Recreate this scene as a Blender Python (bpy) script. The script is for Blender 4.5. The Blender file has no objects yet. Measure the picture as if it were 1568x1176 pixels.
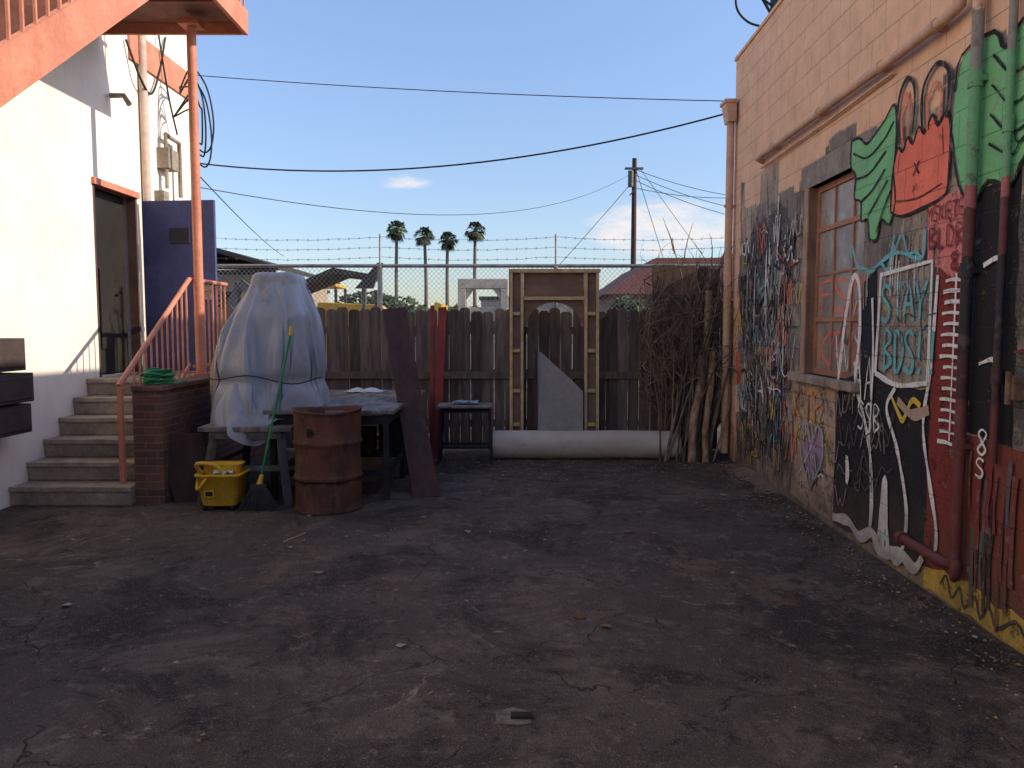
import bpy, math, random
from mathutils import Vector, Matrix, noise
R=math.radians
random.seed(7)
S=bpy.context.scene
# ---------------------------------------------------------------- helpers
class G:
    def __init__(s,name):
        s.m=bpy.data.materials.new(name); s.m.use_nodes=True; s.t=s.m.node_tree
        s.b=s.t.nodes['Principled BSDF']
    def n(s,ty,**k):
        x=s.t.nodes.new(ty)
        for a,b in k.items(): setattr(x,a,b)
        return x
    def set(s,inp,v):
        if isinstance(v,bpy.types.NodeSocket): s.t.links.new(v,inp)
        else:
            if isinstance(v,(tuple,list)) and len(v)==3 and inp.type=='RGBA': v=(*v,1)
            inp.default_value=v
    def math(s,op,a,b=0.0,c=None,clamp=False):
        x=s.n('ShaderNodeMath',operation=op,use_clamp=clamp); s.set(x.inputs[0],a); s.set(x.inputs[1],b)
        if c is not None: s.set(x.inputs[2],c)
        return x.outputs[0]
    def mix(s,f,a,b,blend='MIX'):
        x=s.n('ShaderNodeMix',data_type='RGBA',blend_type=blend); s.set(x.inputs[0],f); s.set(x.inputs[6],a); s.set(x.inputs[7],b)
        return x.outputs[2]
    def co(s,stretch=(1,1,1)):
        c=s.n('ShaderNodeTexCoord'); m=s.n('ShaderNodeMapping'); m.inputs['Scale'].default_value=stretch
        s.t.links.new(c.outputs['Object'],m.inputs['Vector']); return m.outputs[0]
    def noise(s,v,sc,det=4,ro=.6,dist=0):
        x=s.n('ShaderNodeTexNoise'); s.set(x.inputs['Vector'],v); x.inputs['Scale'].default_value=sc
        x.inputs['Detail'].default_value=det; x.inputs['Roughness'].default_value=ro; x.inputs['Distortion'].default_value=dist
        return x.outputs[0]
    def rng(s,v,a,b,c=0.,d=1.):
        x=s.n('ShaderNodeMapRange'); s.set(x.inputs[0],v)
        for i,q in enumerate((a,b,c,d)): s.set(x.inputs[i+1],q)
        return x.outputs[0]
    def bump(s,h,st=.3,d=.01):
        x=s.n('ShaderNodeBump'); x.inputs['Strength'].default_value=st; x.inputs['Distance'].default_value=d
        s.set(x.inputs['Height'],h); s.t.links.new(x.outputs[0],s.b.inputs['Normal'])
    def col(s,c): s.set(s.b.inputs['Base Color'],c)
    def rough(s,r): s.set(s.b.inputs['Roughness'],r)
def pm(name,c1,c2=None,scale=5,rough=.8,bump=.25,metal=0,st=(1,1,1),isl=0,lo=.38,hi=.62,dirt=.3,dist=.008):
    g=G(name); v=g.co(st)
    if c2 is None: c2=tuple(x*.7 for x in c1)
    f=g.rng(g.noise(v,scale,4,.65),lo,hi)
    c=g.mix(f,c1,c2)
    fn=g.noise(v,scale*9,2,.7)
    c=g.mix(1.0,c,g.mix(fn,(1-dirt,)*3,(1+dirt*.6,)*3),'MULTIPLY')
    if isl:
        ge=g.n('ShaderNodeNewGeometry'); r=g.rng(ge.outputs['Random Per Island'],0,1,1-isl,1+isl)
        cc=g.n('ShaderNodeCombineColor')
        for i in range(3): g.set(cc.inputs[i],r)
        c=g.mix(1.0,c,cc.outputs[0],'MULTIPLY')
    g.col(c); g.rough(rough); g.b.inputs['Metallic'].default_value=metal
    g.b.inputs['Specular IOR Level'].default_value=.3
    g.bump(fn,bump,dist); return g.m

class MB:
    def __init__(s): s.v=[];s.f=[];s.m=[];s.s=[]
    def add(s,vs,fs,m=0,sm=False):
        o=len(s.v); s.v+= [tuple(p) for p in vs]
        for f in fs: s.f.append([i+o for i in f]); s.m.append(m); s.s.append(sm)
    def box(s,x0,x1,y0,y1,z0,z1,m=0):
        v=[(x,y,z) for z in (z0,z1) for y in (y0,y1) for x in (x0,x1)]
        s.add(v,[(0,2,3,1),(4,5,7,6),(0,1,5,4),(2,6,7,3),(0,4,6,2),(1,3,7,5)],m)
    def beam(s,p0,p1,w,h,m=0,up=(0,0,1)):
        p0=Vector(p0);p1=Vector(p1);d=(p1-p0).normalized();u=Vector(up)
        a=d.cross(u)
        if a.length<1e-3: a=d.cross(Vector((0,1,0)))
        a.normalize(); b=a.cross(d).normalized()
        vs=[p+a*i*w/2+b*j*h/2 for p in (p0,p1) for j in (-1,1) for i in (-1,1)]
        s.add(vs,[(0,2,3,1),(4,5,7,6),(0,1,5,4),(2,6,7,3),(0,4,6,2),(1,3,7,5)],m)
    def tube(s,pts,r,seg=8,m=0,sm=True):
        pts=[Vector(p) for p in pts]; n=len(pts)
        rs=r if isinstance(r,(list,tuple)) else [r]*n
        d=(pts[1]-pts[0]).normalized(); a=d.orthogonal().normalized(); vs=[]
        for i,p in enumerate(pts):
            if i==0: t=pts[1]-pts[0]
            elif i==n-1: t=pts[-1]-pts[-2]
            else: t=(pts[i+1]-pts[i]).normalized()+(pts[i]-pts[i-1]).normalized()
            t.normalize(); a=(a-t*a.dot(t))
            if a.length<1e-5: a=t.orthogonal()
            a.normalize(); b=t.cross(a)
            for k in range(seg):
                q=2*math.pi*k/seg; vs.append(p+(a*math.cos(q)+b*math.sin(q))*rs[min(i,len(rs)-1)])
        fs=[]
        for i in range(n-1):
            for k in range(seg):
                k2=(k+1)%seg; fs.append((i*seg+k,i*seg+k2,(i+1)*seg+k2,(i+1)*seg+k))
        s.add(vs,fs,m,sm)
        s.add([vs[k] for k in range(seg)],[tuple(reversed(range(seg)))],m); s.add([vs[(n-1)*seg+k] for k in range(seg)],[tuple(range(seg))],m)
    def rev(s,prof,c,seg=40,m=0,sm=True,fn=None):
        vs=[];n=len(prof)
        for r,z in prof:
            for k in range(seg):
                q=2*math.pi*k/seg; p=Vector((c[0]+r*math.cos(q),c[1]+r*math.sin(q),c[2]+z))
                if fn: p=fn(p,q,r,z)
                vs.append(p)
        s.add(vs,[(i*seg+k,i*seg+(k+1)%seg,(i+1)*seg+(k+1)%seg,(i+1)*seg+k) for i in range(n-1) for k in range(seg)],m,sm)
    def prism(s,pts,vec,m=0):
        n=len(pts);a=[Vector(p) for p in pts];b=[p+Vector(vec) for p in a]
        s.add(a+b,[tuple(range(n)),tuple(reversed(range(n,2*n)))]+[(i,i+n,(i+1)%n+n,(i+1)%n) for i in range(n)],m)
    def obj(s,name,mats,parent=None,bevel=0,subd=0):
        me=bpy.data.meshes.new(name); me.from_pydata(s.v,[],s.f)
        if not isinstance(mats,(list,tuple)): mats=[mats]
        for x in mats: me.materials.append(x)
        me.polygons.foreach_set('material_index',s.m); me.polygons.foreach_set('use_smooth',s.s); me.update()
        o=bpy.data.objects.new(name,me); S.collection.objects.link(o)
        if parent: o.parent=parent
        if bevel:
            b=o.modifiers.new('b','BEVEL'); b.width=bevel; b.segments=2; b.limit_method='ANGLE'; b.angle_limit=R(50)
        if subd:
            b=o.modifiers.new('s','SUBSURF'); b.levels=subd; b.render_levels=subd
        return o
def empty(name,loc=(0,0,0),rot=(0,0,0)):
    e=bpy.data.objects.new(name,None); S.collection.objects.link(e); e.location=loc; e.rotation_euler=rot; return e
def cr(pts,n=6):
    P=[Vector(p) for p in pts]; P=[P[0]*2-P[1]]+P+[P[-1]*2-P[-2]]; out=[]
    for i in range(1,len(P)-2):
        for k in range(n):
            t=k/n; a,b,c,d=P[i-1],P[i],P[i+1],P[i+2]
            out.append(.5*((2*b)+(c-a)*t+(2*a-5*b+4*c-d)*t*t+(3*b-a-3*c+d)*t**3))
    out.append(P[-2]); return out
def cable(mb,p0,p1,sag,r,n=26,m=0):
    p0=Vector(p0);p1=Vector(p1)
    mb.tube([p0.lerp(p1,i/n)-Vector((0,0,sag*4*(i/n)*(1-i/n))) for i in range(n+1)],r,5,m)

# ---------------------------------------------------------------- materials
M={}
M['salmon']=pm('salmon_paint',(.66,.265,.165),(.55,.20,.12),3,.6,.15)
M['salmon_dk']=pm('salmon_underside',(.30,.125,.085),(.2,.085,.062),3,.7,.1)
M['wood_fence']=pm('fence_wood',(.20,.145,.115),(.105,.08,.068),3,.9,.5,st=(6,6,.6),isl=.45)
M['wood_tall']=pm('tall_fence_wood',(.16,.105,.08),(.095,.065,.052),3,.9,.5,st=(6,6,.6),isl=.3)
M['pine']=pm('raw_pine',(.70,.51,.28),(.50,.35,.18),4,.7,.2,st=(2,2,2))
M['ply']=pm('stained_plywood',(.29,.17,.11),(.19,.12,.085),2,.7,.2,st=(1,1,4))
M['darkboard']=pm('dark_board',(.085,.042,.03),(.055,.03,.024),3,.75,.2,st=(4,4,1))
M['red']=pm('red_paint',(.30,.045,.04),(.2,.03,.03),3,.6,.1)
M['grey']=pm('grey_panel',(.35,.33,.30),(.28,.27,.245),2,.7,.1)
M['metal']=pm('worn_metal',(.15,.145,.14),(.08,.075,.07),8,.5,.2,metal=.4)
M['galv']=pm('galvanised',(.36,.36,.36),(.24,.24,.24),10,.45,.1,metal=.6)
M['black']=pm('black_rubber',(.015,.015,.015),(.025,.025,.025),8,.6,.1)
M['tabletop']=pm('weathered_tabletop',(.32,.28,.25),(.13,.105,.09),2.5,.6,.3,st=(4,1,1))
M['white']=pm('white_plastic',(.75,.75,.73),(.6,.6,.58),6,.6,.1)
M['yellow']=pm('yellow_plastic',(.88,.53,.04),(.72,.41,.04),5,.4,.08,dirt=.25)
M['green']=pm('green_plastic',(.04,.30,.11),(.02,.2,.07),6,.4,.1)
M['conc']=pm('step_concrete',(.42,.345,.265),(.25,.20,.155),2.5,.9,.5,dirt=.45)
M['bark']=pm('dry_branch',(.27,.19,.14),(.13,.09,.068),10,.9,.3,isl=.45)
M['log']=pm('peeled_log',(.46,.31,.20),(.18,.11,.07),6,.85,.5,st=(3,3,1))
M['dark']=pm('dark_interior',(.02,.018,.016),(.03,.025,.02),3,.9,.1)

def brick_vec(g):
    c=g.n('ShaderNodeTexCoord'); sp=g.n('ShaderNodeSeparateXYZ'); g.t.links.new(c.outputs['Object'],sp.inputs[0])
    u=g.math('ADD',sp.outputs[0],sp.outputs[1]); cb=g.n('ShaderNodeCombineXYZ')
    g.set(cb.inputs[0],u); g.set(cb.inputs[1],sp.outputs[2]); return cb.outputs[0],sp
def brick(g,vec,w,h,mort,sm=.3):
    b=g.n('ShaderNodeTexBrick'); g.set(b.inputs['Vector'],vec); b.inputs['Scale'].default_value=1
    b.inputs['Brick Width'].default_value=w; b.inputs['Row Height'].default_value=h
    b.inputs['Mortar Size'].default_value=mort; b.inputs['Mortar Smooth'].default_value=sm
    b.inputs['Color1'].default_value=(1,1,1,1); b.inputs['Color2'].default_value=(0,0,0,1); b.inputs['Mortar'].default_value=(.5,.5,.5,1)
    return b
g=G('red_brick'); v,sp=brick_vec(g); b=brick(g,v,.21,.07,.007)
c=g.mix(b.outputs['Color'],(.20,.08,.055),(.115,.052,.042)); c=g.mix(b.outputs['Fac'],c,(.17,.14,.12))
nz=g.noise(g.co(),14,4); c=g.mix(1.,c,g.mix(nz,(.6,)*3,(1.3,)*3),'MULTIPLY'); g.col(c); g.rough(.9)
g.bump(g.math('SUBTRACT',g.math('MULTIPLY',nz,.4),b.outputs['Fac']),.7,.008); M['brick']=g.m
g=G('white_stucco'); v=g.co(); n1=g.noise(v,.9,5,.7); n2=g.noise(v,60,3)
c=g.mix(g.rng(n1,.45,.75),(.86,.79,.69),(.76,.66,.56))
st=g.noise(g.co((1,5,.35)),2,4,.7); c=g.mix(g.rng(st,.56,.8,0,.4),c,(.55,.42,.33))
g.col(c); g.rough(.9); g.bump(g.math('ADD',n2,g.math('MULTIPLY',n1,1.5)),.35,.01); M['stucco']=g.m
def blockpaint(g,c,strength=.55,bs=.55):
    v,sp=brick_vec(g); b=brick(g,v,.4,.2,.005,.6)
    c=g.mix(g.math('MULTIPLY',b.outputs['Fac'],strength),c,(.06,.045,.04))
    fn=g.noise(g.co(),45,3,.75); bg=g.noise(g.co(),3.5,4,.75)
    c=g.mix(1.,c,g.mix(bg,(.6,)*3,(1.32,)*3),'MULTIPLY')
    # splash-back dirt rising from the ground
    zz=g.math('ADD',sp.outputs[2],g.math('MULTIPLY',g.math('SUBTRACT',bg,.5),1.2)); c=g.mix(g.rng(zz,.0,.6,.65,0),c,(.10,.073,.056))
    g.rough(.8); g.b.inputs['Specular IOR Level'].default_value=.22
    g.bump(g.math('SUBTRACT',g.math('MULTIPLY',fn,.7),b.outputs['Fac']),bs,.008)
    return c
g=G('painted_block_wall'); c0=g.n('ShaderNodeTexCoord'); sp=g.n('ShaderNodeSeparateXYZ'); g.t.links.new(c0.outputs['Object'],sp.inputs[0])
def snapwn(g,sp,sy,sz,off=0):
    a=g.math('FLOOR',g.math('ADD',g.math('DIVIDE',sp.outputs[1],sy),off)); b_=g.math('FLOOR',g.math('DIVIDE',sp.outputs[2],sz))
    cb=g.n('ShaderNodeCombineXYZ'); g.set(cb.inputs[0],a); g.set(cb.inputs[1],b_); cb.inputs[2].default_value=off
    w=g.n('ShaderNodeTexWhiteNoise'); w.noise_dimensions='3D'; g.set(w.inputs['Vector'],cb.outputs[0]); return w.outputs['Value']
w1=snapwn(g,sp,.6,.4,.3); w2=snapwn(g,sp,1.0,.6,.7); w3=snapwn(g,sp,.4,.2,.1)
big=g.noise(g.co(),1.1,4,.6,.5); mid=g.noise(g.co((1,1,.4)),4,5,.7,.6)
low=g.mix(w1,(.41,.315,.225),(.27,.22,.175)); low=g.mix(g.rng(w2,.55,.6),low,(.48,.36,.25))
low=g.mix(g.rng(big,.42,.5,0,.85),low,(.19,.16,.14)); low=g.mix(g.rng(mid,.53,.58,0,.8),low,(.42,.325,.235))
low=g.mix(g.rng(g.noise(g.co((1,1,.22)),6,5,.78),.53,.61,0,.85),low,(.09,.078,.072))
low=g.mix(g.rng(g.noise(g.co((1,1,.3)),9,5,.78),.60,.66,0,.75),low,(.58,.51,.42))
low=g.mix(g.rng(g.noise(g.co((1,1,.6)),15,4,.8),.58,.64,0,.7),low,(.12,.095,.082))
peach=g.mix(g.noise(g.co(),1.5,4),(.80,.50,.315),(.73,.43,.265))
peach=g.mix(g.rng(g.noise(g.co((1,1,.5)),5,5,.78),.62,.7,0,.5),peach,(.48,.30,.19))
edge=g.math('ADD',sp.outputs[2],g.math('ADD',g.math('MULTIPLY',w3,.16),g.math('MULTIPLY',g.math('SUBTRACT',w1,.5),.35)))
edge=g.math('ADD',edge,g.math('MULTIPLY',mid,.12))
mask=g.rng(edge,3.14,3.16)
far=g.rng(g.math('ADD',sp.outputs[1],g.math('MULTIPLY',mid,.3)),9.1,9.14)
mask=g.math('MAXIMUM',mask,far)
c=g.mix(mask,low,peach)
c=blockpaint(g,c,strength=.38,bs=.5); g.col(c); M['block']=g.m
def spray(name,col,wear=.0,alpha=False):
    g=G(name); c=blockpaint(g,col,strength=.4)
    if alpha:
        nz=g.noise(g.co(),6,5,.8); al=g.rng(nz,.30+wear,.42+wear); g.set(g.b.inputs['Alpha'],al)
    else:
        nz=g.noise(g.co(),14,4,.8); c=g.mix(g.rng(nz,.53,.66,0,.65),c,(.22,.17,.14))
    g.col(c); return g.m
PC=dict(black=((.022,.02,.022),.02),white=((.80,.77,.72),.03),green=((.20,.50,.225),0),red=((.82,.19,.12),0),pink=((.72,.22,.20),.05),
  maroon=((.23,.038,.033),.04),teal=((.16,.46,.48),.05),orange=((.76,.31,.07),.05),yellow=((.72,.48,.06),.03),cream=((.48,.345,.24),.06),
  purple=((.40,.27,.37),.06),blue=((.13,.19,.30),.08),greyd=((.11,.10,.10),.12),tan=((.44,.325,.23),.08),dred=((.20,.055,.04),.02),
  lblue=((.38,.44,.47),.1),grey=((.32,.28,.245),.12),peach=((.80,.50,.34),0))
P={k:spray('spray_'+k,c) for k,(c,w) in PC.items()}
PF={k:spray('rolled_'+k,PC[k][0],PC[k][1],True) for k in ('black','greyd','maroon','dred','cream','yellow','tan','grey','pink','white','blue','red')}
for k in PC: PF.setdefault(k,P[k])

# ---------------------------------------------------------------- ground
g=G('asphalt'); v=g.co(); n1=g.noise(v,.38,6,.68,.3); n2=g.noise(v,1.7,7,.78,.8); n3=g.noise(v,70,2,.8); n4=g.noise(v,7,6,.82)
c=g.mix(g.rng(n1,.38,.62),(.070,.052,.042),(.14,.106,.083))
c=g.mix(g.rng(n2,.50,.60,0,.75),c,(.19,.145,.11))
c=g.mix(g.rng(g.noise(v,.8,7,.75,.6),.51,.59,0,.8),c,(.036,.027,.023))
c=g.mix(g.rng(g.noise(g.co((1,.6,1)),1.1,7,.8,.5),.56,.64,0,.7),c,(.205,.125,.073))
c=g.mix(g.rng(n4,.56,.64,0,.6),c,(.28,.21,.155))
c=g.mix(g.rng(g.noise(v,4.3,6,.85,.4),.56,.63,0,.8),c,(.030,.024,.021))
c=g.mix(g.rng(g.noise(v,2.9,5,.8,1.5),.63,.67,0,.65),c,(.40,.32,.25))
c=g.mix(g.rng(g.noise(v,30,3,.8),.60,.68,0,.7),c,(.032,.026,.022))
c=g.mix(g.rng(g.noise(v,120,1,.8),.62,.70,0,.65),c,(.40,.32,.25))
vo=g.n('ShaderNodeTexVoronoi',feature='DISTANCE_TO_EDGE'); vo.inputs['Scale'].default_value=.8
va=g.n('ShaderNodeVectorMath',operation='ADD'); nn=g.n('ShaderNodeTexNoise'); nn.inputs['Scale'].default_value=2.5; nn.inputs['Detail'].default_value=4
g.set(nn.inputs['Vector'],v); sc=g.n('ShaderNodeVectorMath',operation='SCALE'); g.set(sc.inputs[0],nn.outputs['Color']); sc.inputs['Scale'].default_value=.5
g.set(va.inputs[0],v); g.set(va.inputs[1],sc.outputs[0]); g.set(vo.inputs['Vector'],va.outputs[0])
crk=g.math('MULTIPLY',g.rng(vo.outputs['Distance'],.0008,.0045,.75,0),g.rng(n2,.46,.54))
c=g.mix(crk,c,(.025,.019,.016))
g.col(c); g.rough(g.rng(n1,.3,.7,.75,.95)); g.b.inputs['Specular IOR Level'].default_value=.2
h=g.math('ADD',g.math('MULTIPLY',n3,.4),g.math('ADD',g.math('MULTIPLY',n4,1.6),g.math('MULTIPLY',crk,-.8))); g.bump(h,1.0,.025); M['asphalt']=g.m
mb=MB(); mb.add([(-600,-300,0),(600,-300,0),(600,1200,0),(-600,1200,0)],[(0,1,2,3)]); mb.obj('ground',M['asphalt'])

# ---------------------------------------------------------------- block building (right)
RB=empty('cinder_block_building',(2.4,0,0),(0,0,-math.atan(.025)))
mb=MB(); H=4.7; T=.2; Y1=9.3; Y0=-14; w0,w1_,z0,z1=5.63,6.76,1.19,2.79
mb.box(0,T,w1_,Y1,0,H); mb.box(0,T,Y0,w0,0,H); mb.box(0,T,w0,w1_,0,z0); mb.box(0,T,w0,w1_,z1,H)
mb.box(T,8,Y1-T,Y1,0,H); mb.box(T,8,Y0,Y0+T,0,H); mb.box(8,8+T,Y0,Y1,0,H); mb.box(T,8,Y0+T,Y1-T,H-.35,H-.3)
mb.obj('walls',M['block'],RB)
mb=MB(); mb.box(-.02,T+.02,Y0,Y1+.02,H,H+.04); mb.obj('parapet_cap',M['block'],RB,.006)
mb=MB(); mb.box(.45,.47,w0-.3,w1_+.3,z0-.3,z1+.3); mb.obj('interior_dark_sheet',M['dark'],RB)  # near-black sheet stands in for the unlit room behind the glass
mb=MB(); fx0,fx1=.07,.11
mb.box(fx0,fx1,w0,w0+.04,z0,z1); mb.box(fx0,fx1,w1_-.04,w1_,z0,z1); mb.box(fx0,fx1,w0+.04,w1_-.04,z0,z0+.05); mb.box(fx0,fx1,w0+.04,w1_-.04,z1-.05,z1)
for k in (1,2): y=w0+(w1_-w0)*k/3; mb.box(fx0+.004,fx1-.004,y-.012,y+.012,z0+.05,z1-.05)
for z in (1.66,2.42): mb.box(fx0-.002,fx1,w0+.04,w1_-.04,z-.02,z+.02)
mb.box(fx0+.006,fx1,w0+.04,w1_-.04,2.03,2.05)
mb.obj('window_frame',pm('window_frame_paint',(.46,.2,.12),(.33,.16,.1),8,.7,.2),RB)
g=G('grimy_glass'); v=g.co(); c=g.mix(g.rng(g.noise(v,3,5),.35,.65),(.38,.31,.26),(.20,.165,.145)); g.col(c); g.rough(g.rng(g.noise(v,8,4),.3,.7,.15,.6)); g.b.inputs['Specular IOR Level'].default_value=.5; glass=g.m
mb=MB(); mb.box(.088,.092,w0+.03,w1_-.03,z0+.03,z1-.03); mb.obj('window_glass',glass,RB)
mb=MB(); mb.box(-.08,.12,w0-.05,w1_+.22,z0-.07,z0+.0); mb.obj('window_sill',pm('sill_concrete',(.42,.33,.26),(.2,.15,.12),7,.9,.5),RB,.008)
mb=MB(); mb.box(-.006,.1,w0-.15,w1_+.2,z1,z1+.2); mb.obj('window_lintel',pm('lintel_cement',(.32,.265,.22),(.21,.17,.145),5,.9,.4),RB)
mb=MB(); mb.box(-.012,.07,w1_,w1_+.09,z0,z1); mb.obj('window_jamb',pm('jamb_paint',(.5,.31,.2),(.36,.21,.14),5,.8,.3),RB)
# pipes
g=G('pipe_paint'); c0=g.n('ShaderNodeTexCoord'); sp=g.n('ShaderNodeSeparateXYZ'); g.t.links.new(c0.outputs['Object'],sp.inputs[0])
zz=g.math('ADD',sp.outputs[2],g.math('MULTIPLY',g.noise(g.co(),9,3),.1))
rp=g.n('ShaderNodeValToRGB'); rp.color_ramp.interpolation='CONSTANT'; el=rp.color_ramp.elements
cols=[(0,(.15,.035,.03)),(.25,(.06,.022,.022)),(.30,(.02,.018,.02)),(.40,(.14,.035,.033)),(.455,(.42,.12,.12)),(.48,(.16,.38,.18)),(.60,(.28,.25,.21)),(.66,(.72,.45,.30))]
el[0].position=0; el[0].color=(*cols[0][1],1); el[1].position=cols[1][0]; el[1].color=(*cols[1][1],1)
for p_,q in cols[2:]: e=el.new(p_); e.color=(*q,1)
g.set(rp.inputs[0],g.math('DIVIDE',zz,5)); c=g.mix(1.,rp.outputs[0],g.mix(g.noise(g.co(),20,4),(.6,)*3,(1.2,)*3),'MULTIPLY')
c=g.mix(g.rng(g.noise(g.co(),10,5,.8),.54,.62,0,.75),c,(.11,.075,.06)); g.col(c); g.rough(.7); pipe=g.m
peachp=pm('peach_pipe_paint',(.70,.43,.28),(.54,.33,.22),4,.6,.15)
mb=MB()
mb.tube(cr([(-.055,4.18,5.4),(-.055,4.18,3.6),(-.055,4.18,.5),(-.055,4.18,.33),(-.06,4.26,.27),(-.06,4.75,.27)],5),.031,12)
mb.tube([(-.06,4.75,.27),(-.06,4.80,.27)],.042,12)
mb.tube([(-.04,3.9,5.4),(-.04,3.9,.9)],.02,10)
for z in (3.9,2.9,1.9,.95): mb.tube([(-.055,4.18,z-.04),(-.055,4.18,z+.04)],.038,12); mb.box(-.05,0,4.14,4.22,z-.015,z+.015)
for z in (2.6,1.35): mb.tube([(-.04,3.9,z-.04),(-.04,3.9,z+.04)],.027,10)
mb.obj('standpipe',pipe,RB)
mb=MB(); mb.box(-.06,-.0,3.73,3.79,1.24,1.36); mb.tube([(-.065,3.76,1.22),(-.065,3.76,1.38)],.015,8); mb.obj('gate_hinge',pm('rusty_hinge',(.30,.17,.1),(.14,.08,.06),12,.8,.3),RB,.006)
mb=MB(); 
mb.tube(cr([(-.0,8.12,3.3),(-.07,8.06,3.32),(-.07,7.9,3.33),(-.07,6,3.33),(-.07,4.5,3.33),(-.075,4.34,3.4),(-.075,4.32,3.6),(-.075,4.32,5.4)],5),.032,10)
mb.tube([(-.03,8.1,3.23),(-.03,6.2,3.24)],.010,8); mb.tube([(-.03,6.2,3.24),(-.03,5.2,3.26)],.010,8)
for y in (7.6,6.4,5.3,4.6): mb.tube([(-.07,y-.03,3.33),(-.07,y+.03,3.33)],.040,10); mb.box(-.04,0,y-.015,y+.015,3.3,3.36)
mb.obj('conduit_run',peachp,RB)
mb=MB(); mb.tube([(-.07,9.22,.08),(-.07,9.22,3.98)],.045,12); mb.prism([(-.03,9.12,4.18),(-.16,9.12,4.18),(-.12,9.12,3.97),(-.03,9.12,3.97)],(0,.2,0)); mb.box(-.175,-.02,9.1,9.34,4.18,4.22)
for z in (.8,1.9,3.0): mb.box(-.13,0,9.2,9.24,z,z+.03)
mb.obj('downspout',peachp,RB,.004)
mb=MB()
mb.tube(cr([(.1,8.2,4.74),(.0,8.3,5.0),(-.12,8.25,5.15),(-.1,8.2,5.4),(.1,8.1,5.5)]),.016,6); mb.tube(cr([(.1,8.0,4.74),(-.1,8.1,4.95),(-.2,8.15,5.05),(-.15,8.0,5.3),(.1,8,5.4)]),.012,6)
mb.tube(cr([(.1,8.4,4.74),(-.1,8.5,4.85),(-.25,8.4,5.0),(-.2,8.3,5.3),(.1,8.2,5.5)]),.012,6)
mb.box(.02,.2,7.9,8.1,4.74,5.2); mb.tube([(.11,8.3,4.74),(.11,8.3,5.8)],.03,8); mb.obj('service_cables',M['black'],RB)

# graffiti (in wall plane y,z ; x<0 is proud of the wall)
GR=[0]
def fill(pts,mat,off=.004,name='graffiti_fill',smooth=True,rough=.02):
    q=[]
    n=len(pts)
    for i in range(n):
        a=Vector((0,*pts[i])); b=Vector((0,*pts[(i+1)%n])); k=max(1,int((b-a).length/.07))
        for j in range(k):
            p=a.lerp(b,j/k); w=noise.noise(p*7)*rough; u=noise.noise(p*7+Vector((9,0,0)))*rough; q.append((p.y+w,max(.012,p.z+u)))
    mb=MB(); mb.add([(-off,y,z) for y,z in q],[tuple(range(len(q)))]); mb.obj(name,PF[mat],RB)
SB={}
def stroke(pts,w,mat,off=None,n=6,smooth=True):
    GR[0]+=1
    if off is None: off=.010+.0009*(GR[0]%14)
    p=cr([(0,y,z) for y,z in pts],n) if smooth else [Vector((0,y,z)) for y,z in pts]
    vs=[];N=len(p)
    for i,q in enumerate(p):
        t=(p[min(i+1,N-1)]-p[max(i-1,0)]).normalized(); a=Vector((0,-t.z,t.y))
        ww=w*.5*(.85+.5*noise.noise(q*7)); o=off+.0008*i/N
        A=q+a*ww; B_=q-a*ww
        vs+=[Vector((-o,A.y,max(.01,A.z))),Vector((-o,B_.y,max(.012,B_.z)))]
    SB.setdefault(mat,MB()).add(vs,[(2*i,2*i+1,2*i+3,2*i+2) for i in range(N-1)])
GL={'A':[[(0,0),(.45,1),(.9,0)],[(.15,.4),(.8,.42)]],'S':[[(.85,.9),(.3,1),(.05,.72),(.8,.35),(.6,0),(0,.08)]],'T':[[(0,.95),(.95,1)],[(.5,1),(.45,0)]],
'Y':[[(0,1),(.45,.5),(.95,1)],[(.45,.5),(.4,0)]],'B':[[(.1,0),(.1,1),(.8,.8),(.15,.52),(.9,.25),(.1,0)]],'D':[[(.1,0),(.1,1),(.9,.6),(.6,.05),(.1,0)]],'!':[[(.3,1),(.25,.3)],[(.25,.12),(.26,.02)]],
'K':[[(.1,1),(.1,0)],[(.85,1),(.12,.5),(.9,0)]],'P':[[(.1,0),(.1,1),(.85,.8),(.15,.5)]],'X':[[(0,0),(.9,1)],[(0,1),(.9,0)]],'F':[[(.9,1),(.1,.97),(.1,0)],[(.1,.55),(.7,.56)]],
'O':[[(.5,1),(.05,.5),(.5,0),(.9,.5),(.5,1)]],'M':[[(0,0),(.15,1),(.5,.4),(.8,1),(.95,0)]],'E':[[(.85,1),(.1,.95),(.1,.02),(.85,0)],[(.1,.5),(.7,.5)]],'L':[[(.1,1),(.1,0),(.8,.02)]],
'R':[[(.1,0),(.1,1),(.85,.78),(.15,.5),(.9,0)]],'8':[[(.5,.5),(.1,.8),(.5,1),(.85,.8),(.5,.5),(.1,.22),(.5,0),(.9,.22),(.5,.5)]],'W':[[(0,1),(.2,0),(.5,.7),(.75,0),(1,1)]],'V':[[(0,0),(.45,1),(.9,0)]],' ':[]}
def letters(s,y,z,h,w,lw,mat,off=None,slope=0):
    for i,ch in enumerate(s):
        for st_ in GL[ch]:
            stroke([(y-(i*w*1.15+a*w)+random.uniform(-.01,.01)*h*3,z+b*h+slope*i+random.uniform(-.01,.01)*h*3) for a,b in st_],lw,mat,off=off,n=2 if ch in 'ATYKXEFLVWM' else 5)
def tag(y,z,w,h,mat,lw,n=8,rs=None):
    pts=[];yy=y
    for i in range(n):
        pts.append((yy+random.uniform(-.3,.3)*w/n*2,z+random.choice((random.uniform(0,.3),random.uniform(.7,1)))*h)); yy-=w/(n-1)
    stroke(pts,lw,mat,n=5)
fill([(7.02,.06),(6.98,1.1),(6.9,1.12),(6.05,1.12),(6.02,.6),(6.06,.05)],'cream')
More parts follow.
